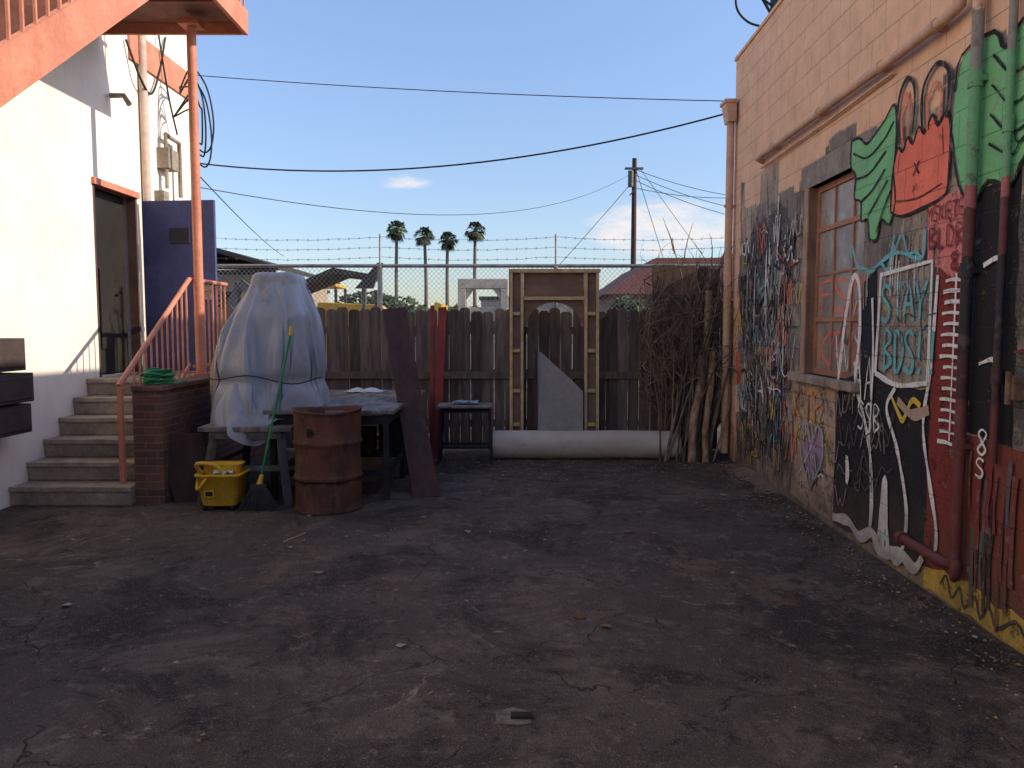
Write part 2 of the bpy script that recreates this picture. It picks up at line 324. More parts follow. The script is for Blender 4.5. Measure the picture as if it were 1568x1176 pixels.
fill([(6.02,.04),(6.03,.6),(6.0,1.18),(5.6,1.26),(5.62,1.9),(5.4,1.98),(5.32,1.3),(4.95,1.2),(4.44,1.24),(4.46,.16),(5.0,.1)],'black')
fill([(5.32,1.31),(5.28,1.93),(4.62,1.97),(4.62,1.26),(4.9,1.24)],'grey',.006)
fill([(4.61,.18),(4.60,1.9),(4.5,2.06),(4.36,2.1),(4.26,2.05),(4.24,.12)],'maroon',.006)
fill([(4.235,1.02),(4.24,2.32),(3.84,2.36),(3.8,1.0)],'black')
fill([(4.22,.14),(4.23,1.01),(3.2,.98),(3.2,.14)],'dred')
fill([(3.83,1.02),(3.83,2.25),(3.2,2.3),(3.2,1.0)],'greyd')
fill([(4.6,.015),(4.62,.13),(4.3,.2),(3.9,.17),(3.2,.21),(3.2,.015)],'yellow',.008,rough=.06)
stroke([(4.4,.1),(4.34,.17),(4.28,.06),(4.2,.15),(4.15,.05),(4.05,.15),(4.0,.05),(3.92,.14),(3.85,.05),(3.7,.15),(3.6,.06)],.022,'black',n=3)
for pts,w in (([(6.0,1.1),(5.9,1.6),(5.78,1.95),(5.66,1.9),(5.62,1.55),(5.66,1.2),(5.5,.95),(5.38,.7),(5.33,.35),(5.36,.1)],.055),
  ([(5.22,.09),(5.18,.3),(5.14,.58),(5.10,.3),(5.06,.12)],.06),([(5.14,.5),(5.14,.1)],.08),([(5.04,1.2),(5.15,1.05),(4.98,.8),(4.83,.45),(4.85,.2),(4.95,.08)],.045),
  ([(4.56,1.9),(4.60,1.35),(4.66,1.0),(4.55,.65),(4.46,.4),(4.47,.22)],.04),([(5.4,.8),(5.38,1.1),(5.38,1.45),(5.42,1.8)],.035),
  ([(6.0,.10),(5.7,.14),(5.5,.08),(5.3,.16),(5.15,.07),(4.9,.14),(4.7,.1),(4.6,.2)],.09),([(5.1,.2),(4.95,.06),(4.8,.16)],.04),([(5.75,.45),(5.76,.62),(5.72,.5),(5.75,.42)],.05)):
    stroke(pts,w,'white')
stroke([(5.33,1.28),(5.29,1.95),(4.62,1.99),(4.62,1.26)],.045,'white',smooth=False)
stroke([(5.33,1.28),(5.0,1.22),(4.62,1.26)],.04,'white')
letters('STAY',5.26,1.64,.24,.13,.034,'teal'); letters('BDS!!',5.22,1.31,.26,.13,.034,'teal')
letters('AA',5.66,1.08,.3,.13,.02,'white'); letters('SSB',5.6,.86,.2,.11,.02,'white')
for i in range(16): z=1.86-i*.062; stroke([(4.47+.02*(i%2),z),(4.40,z+.006),(4.30-.02*(i%3),z)],.022,'white')
stroke([(4.36,.95),(4.355,1.9)],.018,'white')
for i,z in enumerate((1.92,1.4)): stroke([(4.1,z),(3.98,z+.03),(3.95,z-.02)],.03,'white')
letters('8',4.08,.92,.14,.09,.018,'white'); letters('S',4.08,.80,.1,.08,.018,'white')
def wl(s,y,z,h,w,mat): letters(s,y,z,h,w,.03,mat,off=-.0865)
wl('FSO',6.66,1.72,.26,.27,'red'); wl('KTX',6.66,1.27,.28,.27,'red'); wl('W',6.3,1.25,.3,.3,'white'); wl('S',5.95,1.3,.3,.2,'white')
for i in range(7):
    y=random.uniform(5.8,6.6); z=random.uniform(1.25,1.9); stroke([(y,z),(y-.1,z+.2),(y-.15,z),(y-.25,z+.15)],.02,random.choice(['pink','white','red','greyd']),off=-.0845+.0006*i)
letters('KTP',6.98,.78,.26,.22,.035,'orange'); letters('KY',6.9,.56,.16,.14,.02,'yellow')
hp=[(6.5,.22),(6.75,.5),(6.72,.72),(6.6,.76),(6.5,.62),(6.38,.76),(6.26,.72),(6.25,.5)]
fill(hp,'purple',.007); stroke(hp+[hp[0]],.025,'lblue'); stroke([(6.8,.3),(6.55,.55),(6.3,.9)],.02,'white')
# mural: red pouch with looped handles and green wings
lw=[(5.88,2.98),(5.74,2.97),(5.62,2.90),(5.50,2.93),(5.34,2.99),(5.20,3.06),(5.16,2.85),(5.18,2.62),(5.14,2.42),(5.22,2.28),(5.34,2.33),(5.40,2.2),(5.52,2.22),(5.55,2.36),(5.66,2.36),(5.68,2.5),(5.80,2.55),(5.78,2.7),(5.88,2.8)]
fill(lw,'green',.007,rough=.005); stroke(lw+[lw[0]],.024,'black',n=3)
for a in ([(5.84,2.88),(5.6,2.8),(5.35,2.86),(5.2,2.95)],[(5.78,2.68),(5.55,2.68),(5.3,2.78)],[(5.68,2.5),(5.5,2.55),(5.3,2.66)],[(5.55,2.38),(5.4,2.48),(5.26,2.58)],[(5.4,2.25),(5.3,2.4),(5.2,2.5)]): stroke(a,.018,'black')
rw=[(4.46,2.92),(4.40,3.10),(4.1,3.12),(4.0,3.0),(3.8,3.12),(3.4,3.16),(3.2,3.1),(3.2,2.5),(3.5,2.45),(3.6,2.33),(3.8,2.42),(3.9,2.3),(4.1,2.36),(4.2,2.28),(4.34,2.34),(4.42,2.5),(4.48,2.7)]
fill(rw,'green',.009,rough=.005); stroke(rw,.024,'black',n=3)
for a in ([(4.1,3.0),(3.9,2.85),(3.6,2.95),(3.25,3.0)],[(4.1,2.85),(3.9,2.7),(3.6,2.8),(3.25,2.85)],[(4.1,2.7),(3.9,2.56),(3.6,2.64),(3.25,2.7)],[(4.1,2.55),(3.9,2.45),(3.8,2.52),(3.5,2.55)],[(3.75,2.75),(3.7,2.6),(3.85,2.5),(3.9,2.65)]): stroke(a,.016,'black')
body=[(5.20,2.36),(5.19,2.60),(5.13,2.76),(5.06,2.72),(5.0,2.80),(4.93,2.74),(4.86,2.83),(4.79,2.77),(4.70,2.86),(4.63,2.78),(4.54,2.84),(4.49,2.72),(4.49,2.50),(4.52,2.36),(4.8,2.32),(5.05,2.31)]
fill(body,'red',.011,rough=.004); stroke(body+[body[0]],.022,'black',n=3,off=.0135)
stroke([(5.14,2.42),(4.85,2.39),(4.56,2.43)],.010,'black',off=.015); stroke([(5.1,2.74),(5.12,2.6)],.01,'black'); stroke([(4.58,2.76),(4.56,2.6)],.01,'black')
for k,(ya,yb,h,w) in enumerate(((5.12,4.92,3.17,.034),(5.06,4.98,3.08,.022),(4.80,4.52,3.14,.034),(4.74,4.60,3.04,.022))):
    ym=(ya+yb)/2; stroke([(ya,2.78),(ya+.02,2.95),(ya-.01,h-.07),(ym,h),(yb+.01,h-.07),(yb-.01,2.95),(yb+.01,2.80)],w,'black' if k%2==0 else 'red',off=.018+.001*k)
stroke([(4.9,2.62),(4.83,2.54)],.014,'black'); stroke([(4.83,2.62),(4.9,2.54)],.014,'black')
fill([(4.72,2.33),(4.27,2.38),(4.27,2.0),(4.4,1.88),(4.70,1.98)],'pink',.008)
letters('MSKETE',4.70,2.22,.09,.06,.014,'maroon',off=.02); letters('BLDR',4.67,2.06,.12,.085,.017,'maroon',off=.02); letters('8',4.42,1.92,.1,.07,.016,'maroon',off=.02)
tag(5.85,1.98,.75,.24,'teal',.03,9); tag(5.1,2.02,.4,.2,'teal',.025,7); stroke([(5.5,1.97),(5.1,2.08),(4.75,2.0)],.03,'teal')
fill([(9.0,.95),(9.02,1.32),(8.86,1.3),(8.86,.95)],'red'); fill([(9.0,.6),(9.0,.93),(8.86,.94),(8.86,.62)],'white')
fill([(8.55,2.3),(8.5,2.6),(8.2,2.72),(7.9,2.7),(7.5,2.8),(7.3,2.75),(7.25,2.4),(7.5,2.2),(7.7,2.35),(8.1,2.2)],'greyd',rough=.2)
fill([(8.9,1.3),(8.8,1.9),(8.3,2.0),(8.2,1.3),(8.5,1.2)],'grey',rough=.1); fill([(7.9,.3),(7.9,1.0),(7.6,1.2),(7.3,1.1),(7.2,.3)],'greyd',rough=.2)
fill([(8.7,.2),(8.7,.9),(8.3,1.1),(8.0,.8),(8.0,.25)],'greyd',.0055,rough=.25)
fill([(7.9,1.3),(7.85,1.95),(7.35,2.0),(7.3,1.35)],'tan',.006,rough=.1)
pal=['black','greyd','greyd','blue','lblue','white','cream','tan','greyd','grey','black','yellow','red','black','tan','maroon','teal']
for i in range(170):
    y=random.uniform(7.12,8.95); z=random.uniform(.15,2.4) if i%3 else random.uniform(.1,1.1)
    tag(y,z,random.uniform(.12,.5),random.uniform(.1,.45),random.choice(pal),random.uniform(.010,.03),random.randint(4,10))
for i in range(70):
    y=random.uniform(7.1,8.9); z=random.uniform(1.0,2.9); l=random.uniform(.2,1.0); stroke([(y,z),(y+.01,z-l/2),(y,z-l)],random.uniform(.008,.03),random.choice(['greyd','black','grey','white','tan','greyd']))
letters('SKO',8.6,1.5,.4,.32,.045,'black'); letters('RAM',8.5,.8,.3,.3,.035,'white'); letters('TEK',7.9,1.1,.35,.2,.03,'lblue'); letters('VX8',8.7,2.1,.3,.28,.04,'greyd')
for i in range(22): tag(random.uniform(6.0,7.0),random.uniform(.15,.9),.25,.2,random.choice(['black','white','yellow','lblue','greyd','purple','grey']),.012,6)
for i in range(16): tag(random.uniform(5.3,6.0),random.uniform(.3,1.0),.3,.25,random.choice(['greyd','grey','greyd']),.012,6)
for i in range(10): tag(random.uniform(3.5,3.85),random.uniform(1.0,2.3),.3,.3,random.choice(['grey','maroon','greyd']),.014,6)
for i in range(30):
    y=random.uniform(3.4,4.15); l=random.uniform(.2,.6); z=random.uniform(.5,.95); stroke([(y,z),(y+.01,z-l/2),(y,z-l)],random.uniform(.01,.05),random.choice(['maroon','greyd','dred','dred','black']))
for i in range(26):
    y=random.uniform(4.5,5.6); z=random.uniform(1.95,2.2); l=random.uniform(.1,.3); stroke([(y,z),(y+.01,z-l/2),(y,z-l)],.012,random.choice(['tan','grey','white','lblue']))
for i in range(8):
    y=random.uniform(4.7,5.25); tag(y,random.uniform(1.3,1.8),.2,.2,random.choice(['black','greyd','tan']),.010,5)
tag(5.15,1.0,.5,.16,'yellow',.04,5); stroke([(5.0,1.12),(4.8,1.05),(4.6,1.1)],.07,'tan')
for k,b_ in SB.items(): b_.obj('graffiti_lines_'+k,P[k],RB)

# ---------------------------------------------------------------- white building (left)
LB=empty('white_stucco_building'); X=-4.48
d0,d1,dz0,dz1=8.37,9.32,1.05,3.14; LH=6.6
mb=MB(); mb.box(X-.2,X,-10,d0,0,LH); mb.box(X-.2,X,d1,11,0,LH); mb.box(X-.2,X,d0,d1,dz1,LH); mb.box(X-.2,X,d0,d1,0,dz0)
mb.box(X-9,X-.2,10.8,11,0,LH); mb.box(X-9,X-.2,-10,-9.8,0,LH); mb.box(X-9,X-8.8,-9.8,10.8,0,LH); mb.box(X-8.8,X-.2,-9.8,10.8,LH-.3,LH-.2)
mb.obj('walls',M['stucco'],LB)
mb=MB(); mb.box(X,X+.03,9.25,11.0,4.72,5.08); mb.obj('trim_band',M['salmon'],LB)
mb=MB(); mb.box(X-.1,X+.005,d0-.01,d0+.03,dz0,dz1-.02); mb.box(X-.1,X+.005,d1-.03,d1+.01,dz0,dz1-.02); mb.obj('door_jambs',pm('dark_jamb',(.12,.07,.055),(.08,.05,.04),4,.7,.2),LB)
mb=MB(); mb.box(X-.1,X+.035,d0-.03,d1+.03,dz1-.02,dz1+.05); mb.obj('door_frame',M['salmon'],LB)
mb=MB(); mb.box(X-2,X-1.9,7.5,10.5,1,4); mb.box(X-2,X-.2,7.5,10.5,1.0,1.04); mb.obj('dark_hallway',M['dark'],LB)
mb=MB(); mb.box(X-.18,X-.14,d0+.03,d1-.03,dz0+.02,dz1-.03); mb.box(X-.135,X-.12,d0+.3,d0+.5,dz0+.3,dz0+1.2); mb.tube([(X-.12,d0+.72,2.0),(X-.07,d0+.72,2.0),(X-.06,d0+.64,2.0)],.012,6); mb.obj('inner_door',pm('inner_door_shade',(.03,.026,.024),(.02,.018,.016),2,.6,.1),LB)  # door coloured near-black to carry the shade inside the doorway
DR=empty('blue_metal_door'); blue=pm('blue_paint',(.085,.10,.25),(.068,.078,.195),2,.5,.08)
mb=MB(); mb.beam((-4.42,9.36,2.08),(-3.53,9.28,2.08),.045,2.03); mb.obj('leaf',blue,DR,.003)
mb=MB(); mb.beam((-4.08,9.30,2.68),(-3.83,9.277,2.68),.03,.18)
for i in range(7): mb.beam((-4.07,9.284,2.61+i*.023),(-3.84,9.262,2.61+i*.023),.012,.012)
mb.obj('louvre',pm('louvre_dark',(.05,.045,.08),(.04,.04,.055),5,.5,.1),DR)
mb=MB(); mb.beam((-3.66,9.25,2.0),(-3.58,9.243,2.0),.03,.16); mb.tube([(-3.62,9.24,2.02),(-3.62,9.19,2.02),(-3.68,9.18,2.02)],.01,6); mb.obj('lock_plate',M['galv'],DR)
mb=MB(); mb.tube([(X+.05,9.5,1.1),(X+.05,9.5,6.5)],.05,10); mb.obj('downspout',pm('tan_pipe',(.62,.48,.4),(.52,.4,.33),2,.7,.1),LB)
mb=MB(); mb.tube([(X+.1,10.35,3.3),(X+.1,10.35,4.0),(X+.1,9.95,4.02)],.03,8); mb.tube([(X+.1,9.95,3.35),(X+.1,9.95,4.02)],.025,8)
mb.box(X,X+.15,9.9,10.2,3.6,3.85); mb.box(X,X+.12,9.8,9.95,3.12,3.3); mb.obj('electric_conduit',M['conc'],LB)
mb=MB(); cx=-3.95
for i,(w,bot,t_) in enumerate(((.10,3.75,4.75),(.17,3.62,4.7),(.2,3.8,4.85),(.06,3.9,4.6))):
    mb.tube(cr([(X+.15,10.3,4.62+.03*i),(cx-.1,10.0,t_),(cx+w*.6,9.9,t_-.25),(cx+w,9.9,bot+.4),(cx+w*.8,9.92,bot+.08),(cx+w*.2,9.95,bot),(cx-.1,9.95,bot+.2),(cx-.12+.02*i,10,bot+.7),(X+.1,10.2,4.3)],6),.011,5)
mb.tube(cr([(X+.03,9.15,4.9),(X+.1,9.35,4.5),(X+.06,9.7,4.45),(X+.04,10.0,4.85),(X+.03,10.2,5.3)],6),.014,5)
mb.tube(cr([(X+.03,9.9,5.6),(X+.08,10.1,4.6),(X+.1,10.3,4.1)],6),.012,5)
mb.obj('hanging_cables',M['black'],LB)
mb=MB(); mb.tube([(X+.03,8.75,4.15),(X+.18,8.75,4.15),(X+.24,8.75,4.05)],.03,8); mb.obj('wall_light',M['conc'],LB)
MBX=empty('meter_boxes'); mb=MB()
for i,(za,zb,dx) in enumerate(((.68,.93,.27),(.95,1.2,.30),(1.22,1.5,.24))):
    mb.box(X+.002,X+dx,6.1,6.72,za,zb); mb.box(X+dx,X+dx+.012,6.13,6.69,za+.03,zb-.03)
mb.obj('boxes',pm('brown_box',(.08,.055,.05),(.055,.04,.037),5,.7,.2),MBX,.008)
ST=empty('concrete_steps'); mb=MB()
for i in range(6): mb.box(X+.002,-3.40,6.78+.264*i,8.12 if i<5 else 9.9,i*.175+(.001 if i else 0),(i+1)*.175)
mb.obj('treads',M['conc'],ST,.012)
mb=MB()
for i in range(6): mb.box(X+.003,-3.40,6.765+.264*i,6.80+.264*i,(i+1)*.175-.045,(i+1)*.175+.003)
mb.obj('nosings',pm('worn_nosing',(.48,.39,.30),(.31,.25,.2),6,.8,.4),ST,.008)
BW=empty('brick_landing_wall'); mb=MB(); mb.box(-3.395,-3.13,6.86,9.9,0,1.02); mb.obj('brickwork',M['brick'],BW)
mb=MB(); mb.box(-3.40,-3.11,6.84,9.9,1.022,1.072); mb.obj('coping',pm('coping_brick',(.22,.12,.09),(.15,.08,.065),6,.85,.4),BW,.008)
HR=empty('stair_handrail'); mb=MB()
def zr(y): return 1.09+(y-6.72)*.655
mb.beam((-3.43,6.72,.22),(-3.43,6.72,1.1),.04,.04); mb.tube([(-3.43,6.70,1.08),(-3.43,8.25,2.1),(-3.43,9.3,2.1)],.025,8)
for i in range(11):
    y=6.98+i*.118; mb.beam((-3.43,y,max(.2,(y-6.78)/.264*.175+.1)),(-3.43,y,zr(y)-.01),.016,.016)
mb.beam((-3.43,6.9,.35),(-3.43,8.2,1.2),.02,.03)
for i in range(8): y=8.38+i*.125; mb.beam((-3.43,y,1.05),(-3.43,y,2.1),.016,.016)
mb.beam((-3.43,8.3,1.17),(-3.43,9.3,1.17),.02,.03); mb.obj('railing',M['salmon'],HR)
OS=empty('exterior_steel_staircase'); mb=MB()
def zb(y): return 2.9+.72*(y-4.63)
for xx in (-3.0,-4.40):
    mb.prism([(xx-.03,.75,zb(.75)+.0),(xx-.03,7.2,zb(7.2)),(xx-.03,7.2,zb(7.2)+.33),(xx-.03,.6,zb(.6)+.33),(xx-.03,.6,0.02)],(.06,0,0))
mb.box(-3.06,-2.86,8.58,8.62,4.75,5.0); mb.box(-4.46,-3.06,8.58,8.62,4.75,5.0); mb.box(-2.90,-2.86,7.2,8.58,4.75,5.0); mb.box(-4.46,-2.90,7.2,7.24,4.76,4.98)
mb.tube([(-3.35,8.3,1.07),(-3.35,8.3,4.78)],.048,14)
mb.tube([(-3.35,8.3,1.07),(-3.35,8.3,1.10)],.1,14); mb.beam((-3.35,8.3,4.72),(-3.35,8.3,4.78),.2,.2)
for h in (1.15,.8): mb.tube([(-3.0,.8,zb(.8)+h),(-3.0,7.2,zb(7.2)+h),(-2.9,8.6,5.0+h-.3)],.024,8)
for i in range(46): y=.9+i*.137; mb.beam((-3.0,y,zb(y)+.3),(-3.0,y,zb(y)+1.14),.018,.018)
for i in range(11): y=7.25+i*.13; mb.beam((-2.88,y,5.0),(-2.88,y,5.85),.018,.018)
mb.obj('stringers_and_rails',M['salmon'],OS)
mb=MB(); mb.box(-4.46,-2.90,7.24,8.58,4.86,4.92); mb.box(-4.46,-2.9,7.8,7.86,4.77,4.86)
for i in range(25):
    y=.95+i*.25; z=zb(y)+.2; mb.box(-4.37,-3.03,y,y+.27,z-.02,z+.02); mb.box(-4.37,-3.03,y+.25,y+.268,z+.02,z+.16)
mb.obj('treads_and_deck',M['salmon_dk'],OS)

# ---------------------------------------------------------------- fences
WF=empty('wooden_fence'); mb=MB(); x=-4.4
while x<1.75:
    w=random.uniform(.13,.145); h=1.82+random.uniform(-.035,.03); y=9.9+random.uniform(-.006,.006); tl=random.uniform(-.008,.008)
    mb.prism([(x,y,.03),(x+w,y,.03),(x+w+tl,y,h-.03),(x+w-.03+tl,y,h),(x+.03+tl,y,h),(x+tl,y,h-.03)],(0,.018,0)); x+=w+random.uniform(.002,.009)
mb.obj('pickets',M['wood_fence'],WF)
mb=MB()
for z in (.35,1.0,1.55): mb.box(-4.4,1.75,9.93,9.97,z-.045,z+.045)
mb.obj('rails',M['wood_fence'],WF)
mb=MB(); mb.box(-4.4,1.75,9.858,9.888,.93,1.02); mb.obj('front_rail',M['wood_fence'],WF)
TF=empty('tall_wooden_fence'); mb=MB(); x=1.78
while x<2.62:
    w=.14; h=2.36+random.uniform(-.03,.03); mb.prism([(x,9.86,.02),(x+w,9.86,.02),(x+w,9.86,h),(x,9.86,h)],(0,.02,0)); x+=w+.005
y=9.36
while y<9.8: mb.box(2.72,2.74,y,y+.14,0,2.5); y+=.145  # side run added out of view to keep sun off the brush
mb.box(1.78,2.6,9.83,9.858,1.9,2.0); mb.obj('boards',M['wood_tall'],TF)
CF=empty('chain_link_fence'); mb=MB(); cy=10.3
mb.tube([(-4.4,cy,2.4),(3.2,cy,2.4)],.024,8)
for xx in (-4.2,-1.75,.58,2.9):
    mb.tube([(xx,cy,0),(xx,cy,2.4)],.032,8); mb.tube([(xx,cy,2.4),(xx,cy+.03,2.82)],.014,6)
mb.obj('posts_and_rail',M['galv'],CF)
mb=MB(); z0_,z1_=1.35,2.38; hh=z1_-z0_
for i in range(160):
    xx=-5.4+i*.062
    for sgn in (1,-1):
        a=xx;b_=xx+sgn*hh*.95
        mb.tube([(a,cy-.028-sgn*.003,z0_),(b_,cy-.028-sgn*.003,z1_)],.0024,3)
mb.obj('wire_mesh',M['galv'],CF)
BWI=empty('barbed_wire'); mb=MB()
for z in (2.52,2.65,2.78):
    for a,b_ in ((-4.2,-1.75),(-1.75,.58),(.58,2.9)):
        pts=[Vector((a+(b_-a)*k/16,cy+.02,z-.04*4*(k/16)*(1-k/16)+random.uniform(-.006,.006))) for k in range(17)]; mb.tube(pts,.0032,4)
        for k in range(19):
            t=k/18; q=Vector((a+(b_-a)*t,cy+.02,z-.16*t*(1-t))); mb.tube([q+Vector((-.008,0,-.018)),q+Vector((.008,0,.018))],.0022,3); mb.tube([q+Vector((.01,0,-.014)),q+Vector((-.01,0,.014))],.0022,3)
mb.obj('strands',M['metal'],BWI)

# ---------------------------------------------------------------- doorway set flat
DF=empty('timber_door_frame'); mb=MB(); Y=9.55
def ly(z): return Y+.12*z/2.3
for xx in (-.03,.105,.90,1.045): mb.beam((xx+.02,ly(0),0),(xx+.02,ly(2.26),2.26),.034,.06,up=(0,1,0))
mb.beam((-.04,ly(2.3),2.29),(1.10,ly(2.3),2.29),.06,.045); mb.beam((.15,ly(1.95),1.95),(.90,ly(1.95),1.95),.05,.04)
for z in (.38,.8,1.30,1.76):
    mb.beam((.015,ly(z),z),(.10,ly(z),z),.05,.04); mb.beam((.945,ly(z),z),(1.04,ly(z),z),.05,.04)
mb.obj('studs',M['pine'],DF)
mb=MB(); mb.prism([(-.04,ly(0)+.035,.02),(.145,ly(0)+.035,.02),(.145,ly(2.28)+.035,2.28),(-.04,ly(2.28)+.035,2.28)],(0,.01,0))
mb.prism([(.90,ly(0)+.035,.02),(1.09,ly(0)+.035,.02),(1.09,ly(2.28)+.035,2.28),(.90,ly(2.28)+.035,2.28)],(0,.01,0))
mb.prism([(.147,ly(1.95)+.036,1.93),(.898,ly(1.95)+.036,1.93),(.898,ly(2.28)+.036,2.28),(.147,ly(2.28)+.036,2.28)],(0,.01,0))
N=16
for i in range(N):
    a=math.pi*i/N; b_=math.pi*(i+1)/N; xa,za=.5225-.34*math.cos(a),1.60+.30*math.sin(a); xb,zb_=.5225-.34*math.cos(b_),1.60+.30*math.sin(b_)
    mb.prism([(xa,ly(za)+.036,za),(xb,ly(zb_)+.036,zb_),(xb,ly(1.93)+.036,1.928),(xa,ly(1.93)+.036,1.928)],(0,.01,0))
mb.prism([(.147,ly(1.6)+.036,1.6),(.1825,ly(1.6)+.036,1.6),(.1825,ly(1.93)+.036,1.928),(.147,ly(1.93)+.036,1.928)],(0,.01,0))
mb.prism([(.8625,ly(1.6)+.036,1.6),(.898,ly(1.6)+.036,1.6),(.898,ly(1.93)+.036,1.928),(.8625,ly(1.93)+.036,1.928)],(0,.01,0))
mb.obj('plywood',M['ply'],DF)
GP=empty('grey_panel'); mb=MB(); mb.prism([(.31,9.36,0),(.87,9.36,0),(.87,9.44,.80),(.78,9.45,.9),(.36,9.5,1.28),(.31,9.5,1.3)],(0,.02,0)); mb.obj('sheet',M['grey'],GP)
mb=MB(); mb.beam((.30,9.35,0),(.30,9.49,1.32),.03,.03); mb.obj('edge_batten',M['darkboard'],GP)
def tubeobj(name,x0,x1,y,r):
    g=G(name+'_mat'); v=g.co((1,1.5,1.5)); c=g.mix(g.rng(g.noise(v,1.6,5,.6),.35,.7),(.56,.49,.41),(.40,.33,.27)); c=g.mix(g.rng(g.noise(v,3,5,.7),.58,.72,0,.7),c,(.26,.18,.14)); c=g.mix(g.rng(g.noise(v,1.3,3,.6,1),.66,.70,0,.8),c,(.12,.08,.06)); g.col(c); g.rough(.8); g.bump(g.noise(v,9,4),.2,.01)
    mb=MB(); n=24; pts=[(x0+(x1-x0)*k/n,y,r+.002*math.sin(k*.5)) for k in range(n+1)]
    seg=32; vs=[];
    for rr in (r,r-.015):
        for p in pts:
            for k in range(seg): q=2*math.pi*k/seg; vs.append((p[0],p[1]+rr*math.cos(q),p[2]+rr*math.sin(q)))
    m_=(n+1)*seg; fs=[(i*seg+k,i*seg+(k+1)%seg,(i+1)*seg+(k+1)%seg,(i+1)*seg+k) for i in range(n) for k in range(seg)]
    fs+=[tuple(reversed([a+m_ for a in f])) for f in fs]
    fs+=[(k,(k+1)%seg,m_+(k+1)%seg,m_+k) for k in range(seg)]+[(n*seg+k,n*seg+(k+1)%seg,m_+n*seg+(k+1)%seg,m_+n*seg+k) for k in range(seg)]
    mb.add(vs,fs,0,True); mb.obj(name,g.m)
tubeobj('large_cardboard_tube',-.23,2.02,9.28,.17); tubeobj('cardboard_tube',-2.4,-.85,9.5,.14)

SG=empty('metal_stool'); mb=MB(); sx0,sx1,sy0,sy1=-.82,-.27,8.85,9.15
for xx in (sx0,sx1):
    for yy in (sy0,sy1): mb.beam((xx+(-.03 if xx==sx0 else .03),yy,0),(xx,yy,.66),.03,.03)
for yy in (sy0,sy1):
    for z in (.2,.62): mb.beam((sx0,yy,z),(sx1,yy,z),.025,.03)
for xx in (sx0,sx1):
    for z in (.2,.62): mb.beam((xx,sy0,z),(xx,sy1,z),.025,.03)
mb.obj('legs',M['black'],SG)
mb=MB(); mb.box(sx0-.05,sx1+.05,sy0-.06,sy1+.06,.662,.69); mb.obj('seat',M['tabletop'],SG,.005)
mb=MB(); mb.add([(-.7+.05*i+random.uniform(-.01,.01),8.9+.05*j,.705+random.uniform(0,.03)) for j in range(5) for i in range(7)],[(j*7+i,j*7+i+1,(j+1)*7+i+1,(j+1)*7+i) for j in range(4) for i in range(6)],0,True); mb.obj('blue_rag',pm('blue_cloth',(.16,.32,.52),(.25,.36,.46),9,.8,.2),SG)
mb=MB()
def lean(mb,p0,p1,w,t,ax=(1,0,0)):
    p0=Vector(p0);p1=Vector(p1);a=Vector(ax).normalized()*w/2;n_=(p1-p0).cross(a).normalized()*t
    vs=[p0-a,p0+a,p1+a,p1-a]; mb.prism(vs,n_)
lean(mb,(-.80,7.12,.0),(-1.27,8.35,1.80),.25,.03,(1,.25,.1)); mb.obj('leaning_dark_plank',M['darkboard'],None,.003)
mb=MB(); lean(mb,(-.98,9.3,0),(-.99,9.62,1.86),.05,.03); lean(mb,(-.915,9.22,0),(-.865,9.62,1.84),.10,.03); mb.obj('red_boards',M['red'],None,.003)
mb=MB(); lean(mb,(-2.86,6.98,0),(-3.07,7.0,.62),.42,.02,(1,.3,0)); mb.obj('leaning_dark_panel',M['darkboard'],None,.003)

# tables
TB=empty('work_tables'); mb=MB()
mb.box(-2.28,-1.08,6.98,8.15,.80,.835); mb.box(-2.22,-1.05,8.17,9.4,.79,.828); mb.obj('tops',M['tabletop'],TB,.006)
mb=MB()
for (x0,x1,y0,y1) in ((-2.2,-1.16,7.05,8.08),(-2.15,-1.12,8.25,9.3)):
    for xx in (x0,x1):
        for yy in (y0,y1): mb.beam((xx,yy,0),(xx,yy,.79),.05,.05)
    for yy in (y0,y1): mb.beam((x0,yy,.74),(x1,yy,.74),.04,.08); mb.beam((x0,yy,.25),(x1,yy,.25),.03,.05)
    for xx in (x0,x1): mb.beam((xx,y0,.74),(xx,y1,.74),.04,.08); mb.beam((xx,y0,.25),(xx,y1,.25),.03,.05)
mb.obj('frames',M['black'],TB)
mb=MB(); mb.box(-2.0,-1.3,7.3,7.8,.0,.12); mb.box(-2.1,-1.5,8.0,8.5,.26,.5); mb.box(-1.45,-1.2,8.3,8.6,.26,.62); mb.obj('stored_boxes',M['darkboard'],TB,.01)
mb=MB()
for i,(x_,y_) in enumerate(((-1.95,9.0),(-1.8,9.05))):
    n=9; mb.add([(x_+.035*a+random.uniform(-.01,.01),y_+.03*b-.1,.832+max(0,.05-.012*((a-4)**2+(b-4)**2)**.5)+random.uniform(0,.015)) for b in range(n) for a in range(n)],[(b*n+a,b*n+a+1,(b+1)*n+a+1,(b+1)*n+a) for b in range(n-1) for a in range(n-1)],0,True)
mb.obj('white_rag',M['white'],TB)
SD=empty('metal_stand_table'); mb=MB()
mb.box(-2.82,-1.98,6.86,7.9,.655,.70)
mb.obj('top',M['tabletop'],SD,.006)
mb=MB()
for a,b_ in (((-2.70,6.92,.655),(-2.80,6.80,0)),((-2.10,6.92,.655),(-2.0,6.78,0)),((-2.70,7.85,.655),(-2.80,7.95,0)),((-2.10,7.85,.655),(-2.02,7.95,0))): mb.beam(a,b_,.065,.02); mb.beam(Vector(a)+Vector((.02,.02,0)),Vector(b_)+Vector((.02,.02,0)),.02,.05)
mb.beam((-2.75,6.85,.33),(-2.05,6.85,.33),.02,.05); mb.beam((-2.72,6.90,.62),(-2.08,6.90,.62),.02,.06); mb.beam((-2.76,6.87,.33),(-2.76,7.9,.33),.02,.04); mb.beam((-2.05,6.87,.33),(-2.05,7.9,.33),.02,.04)
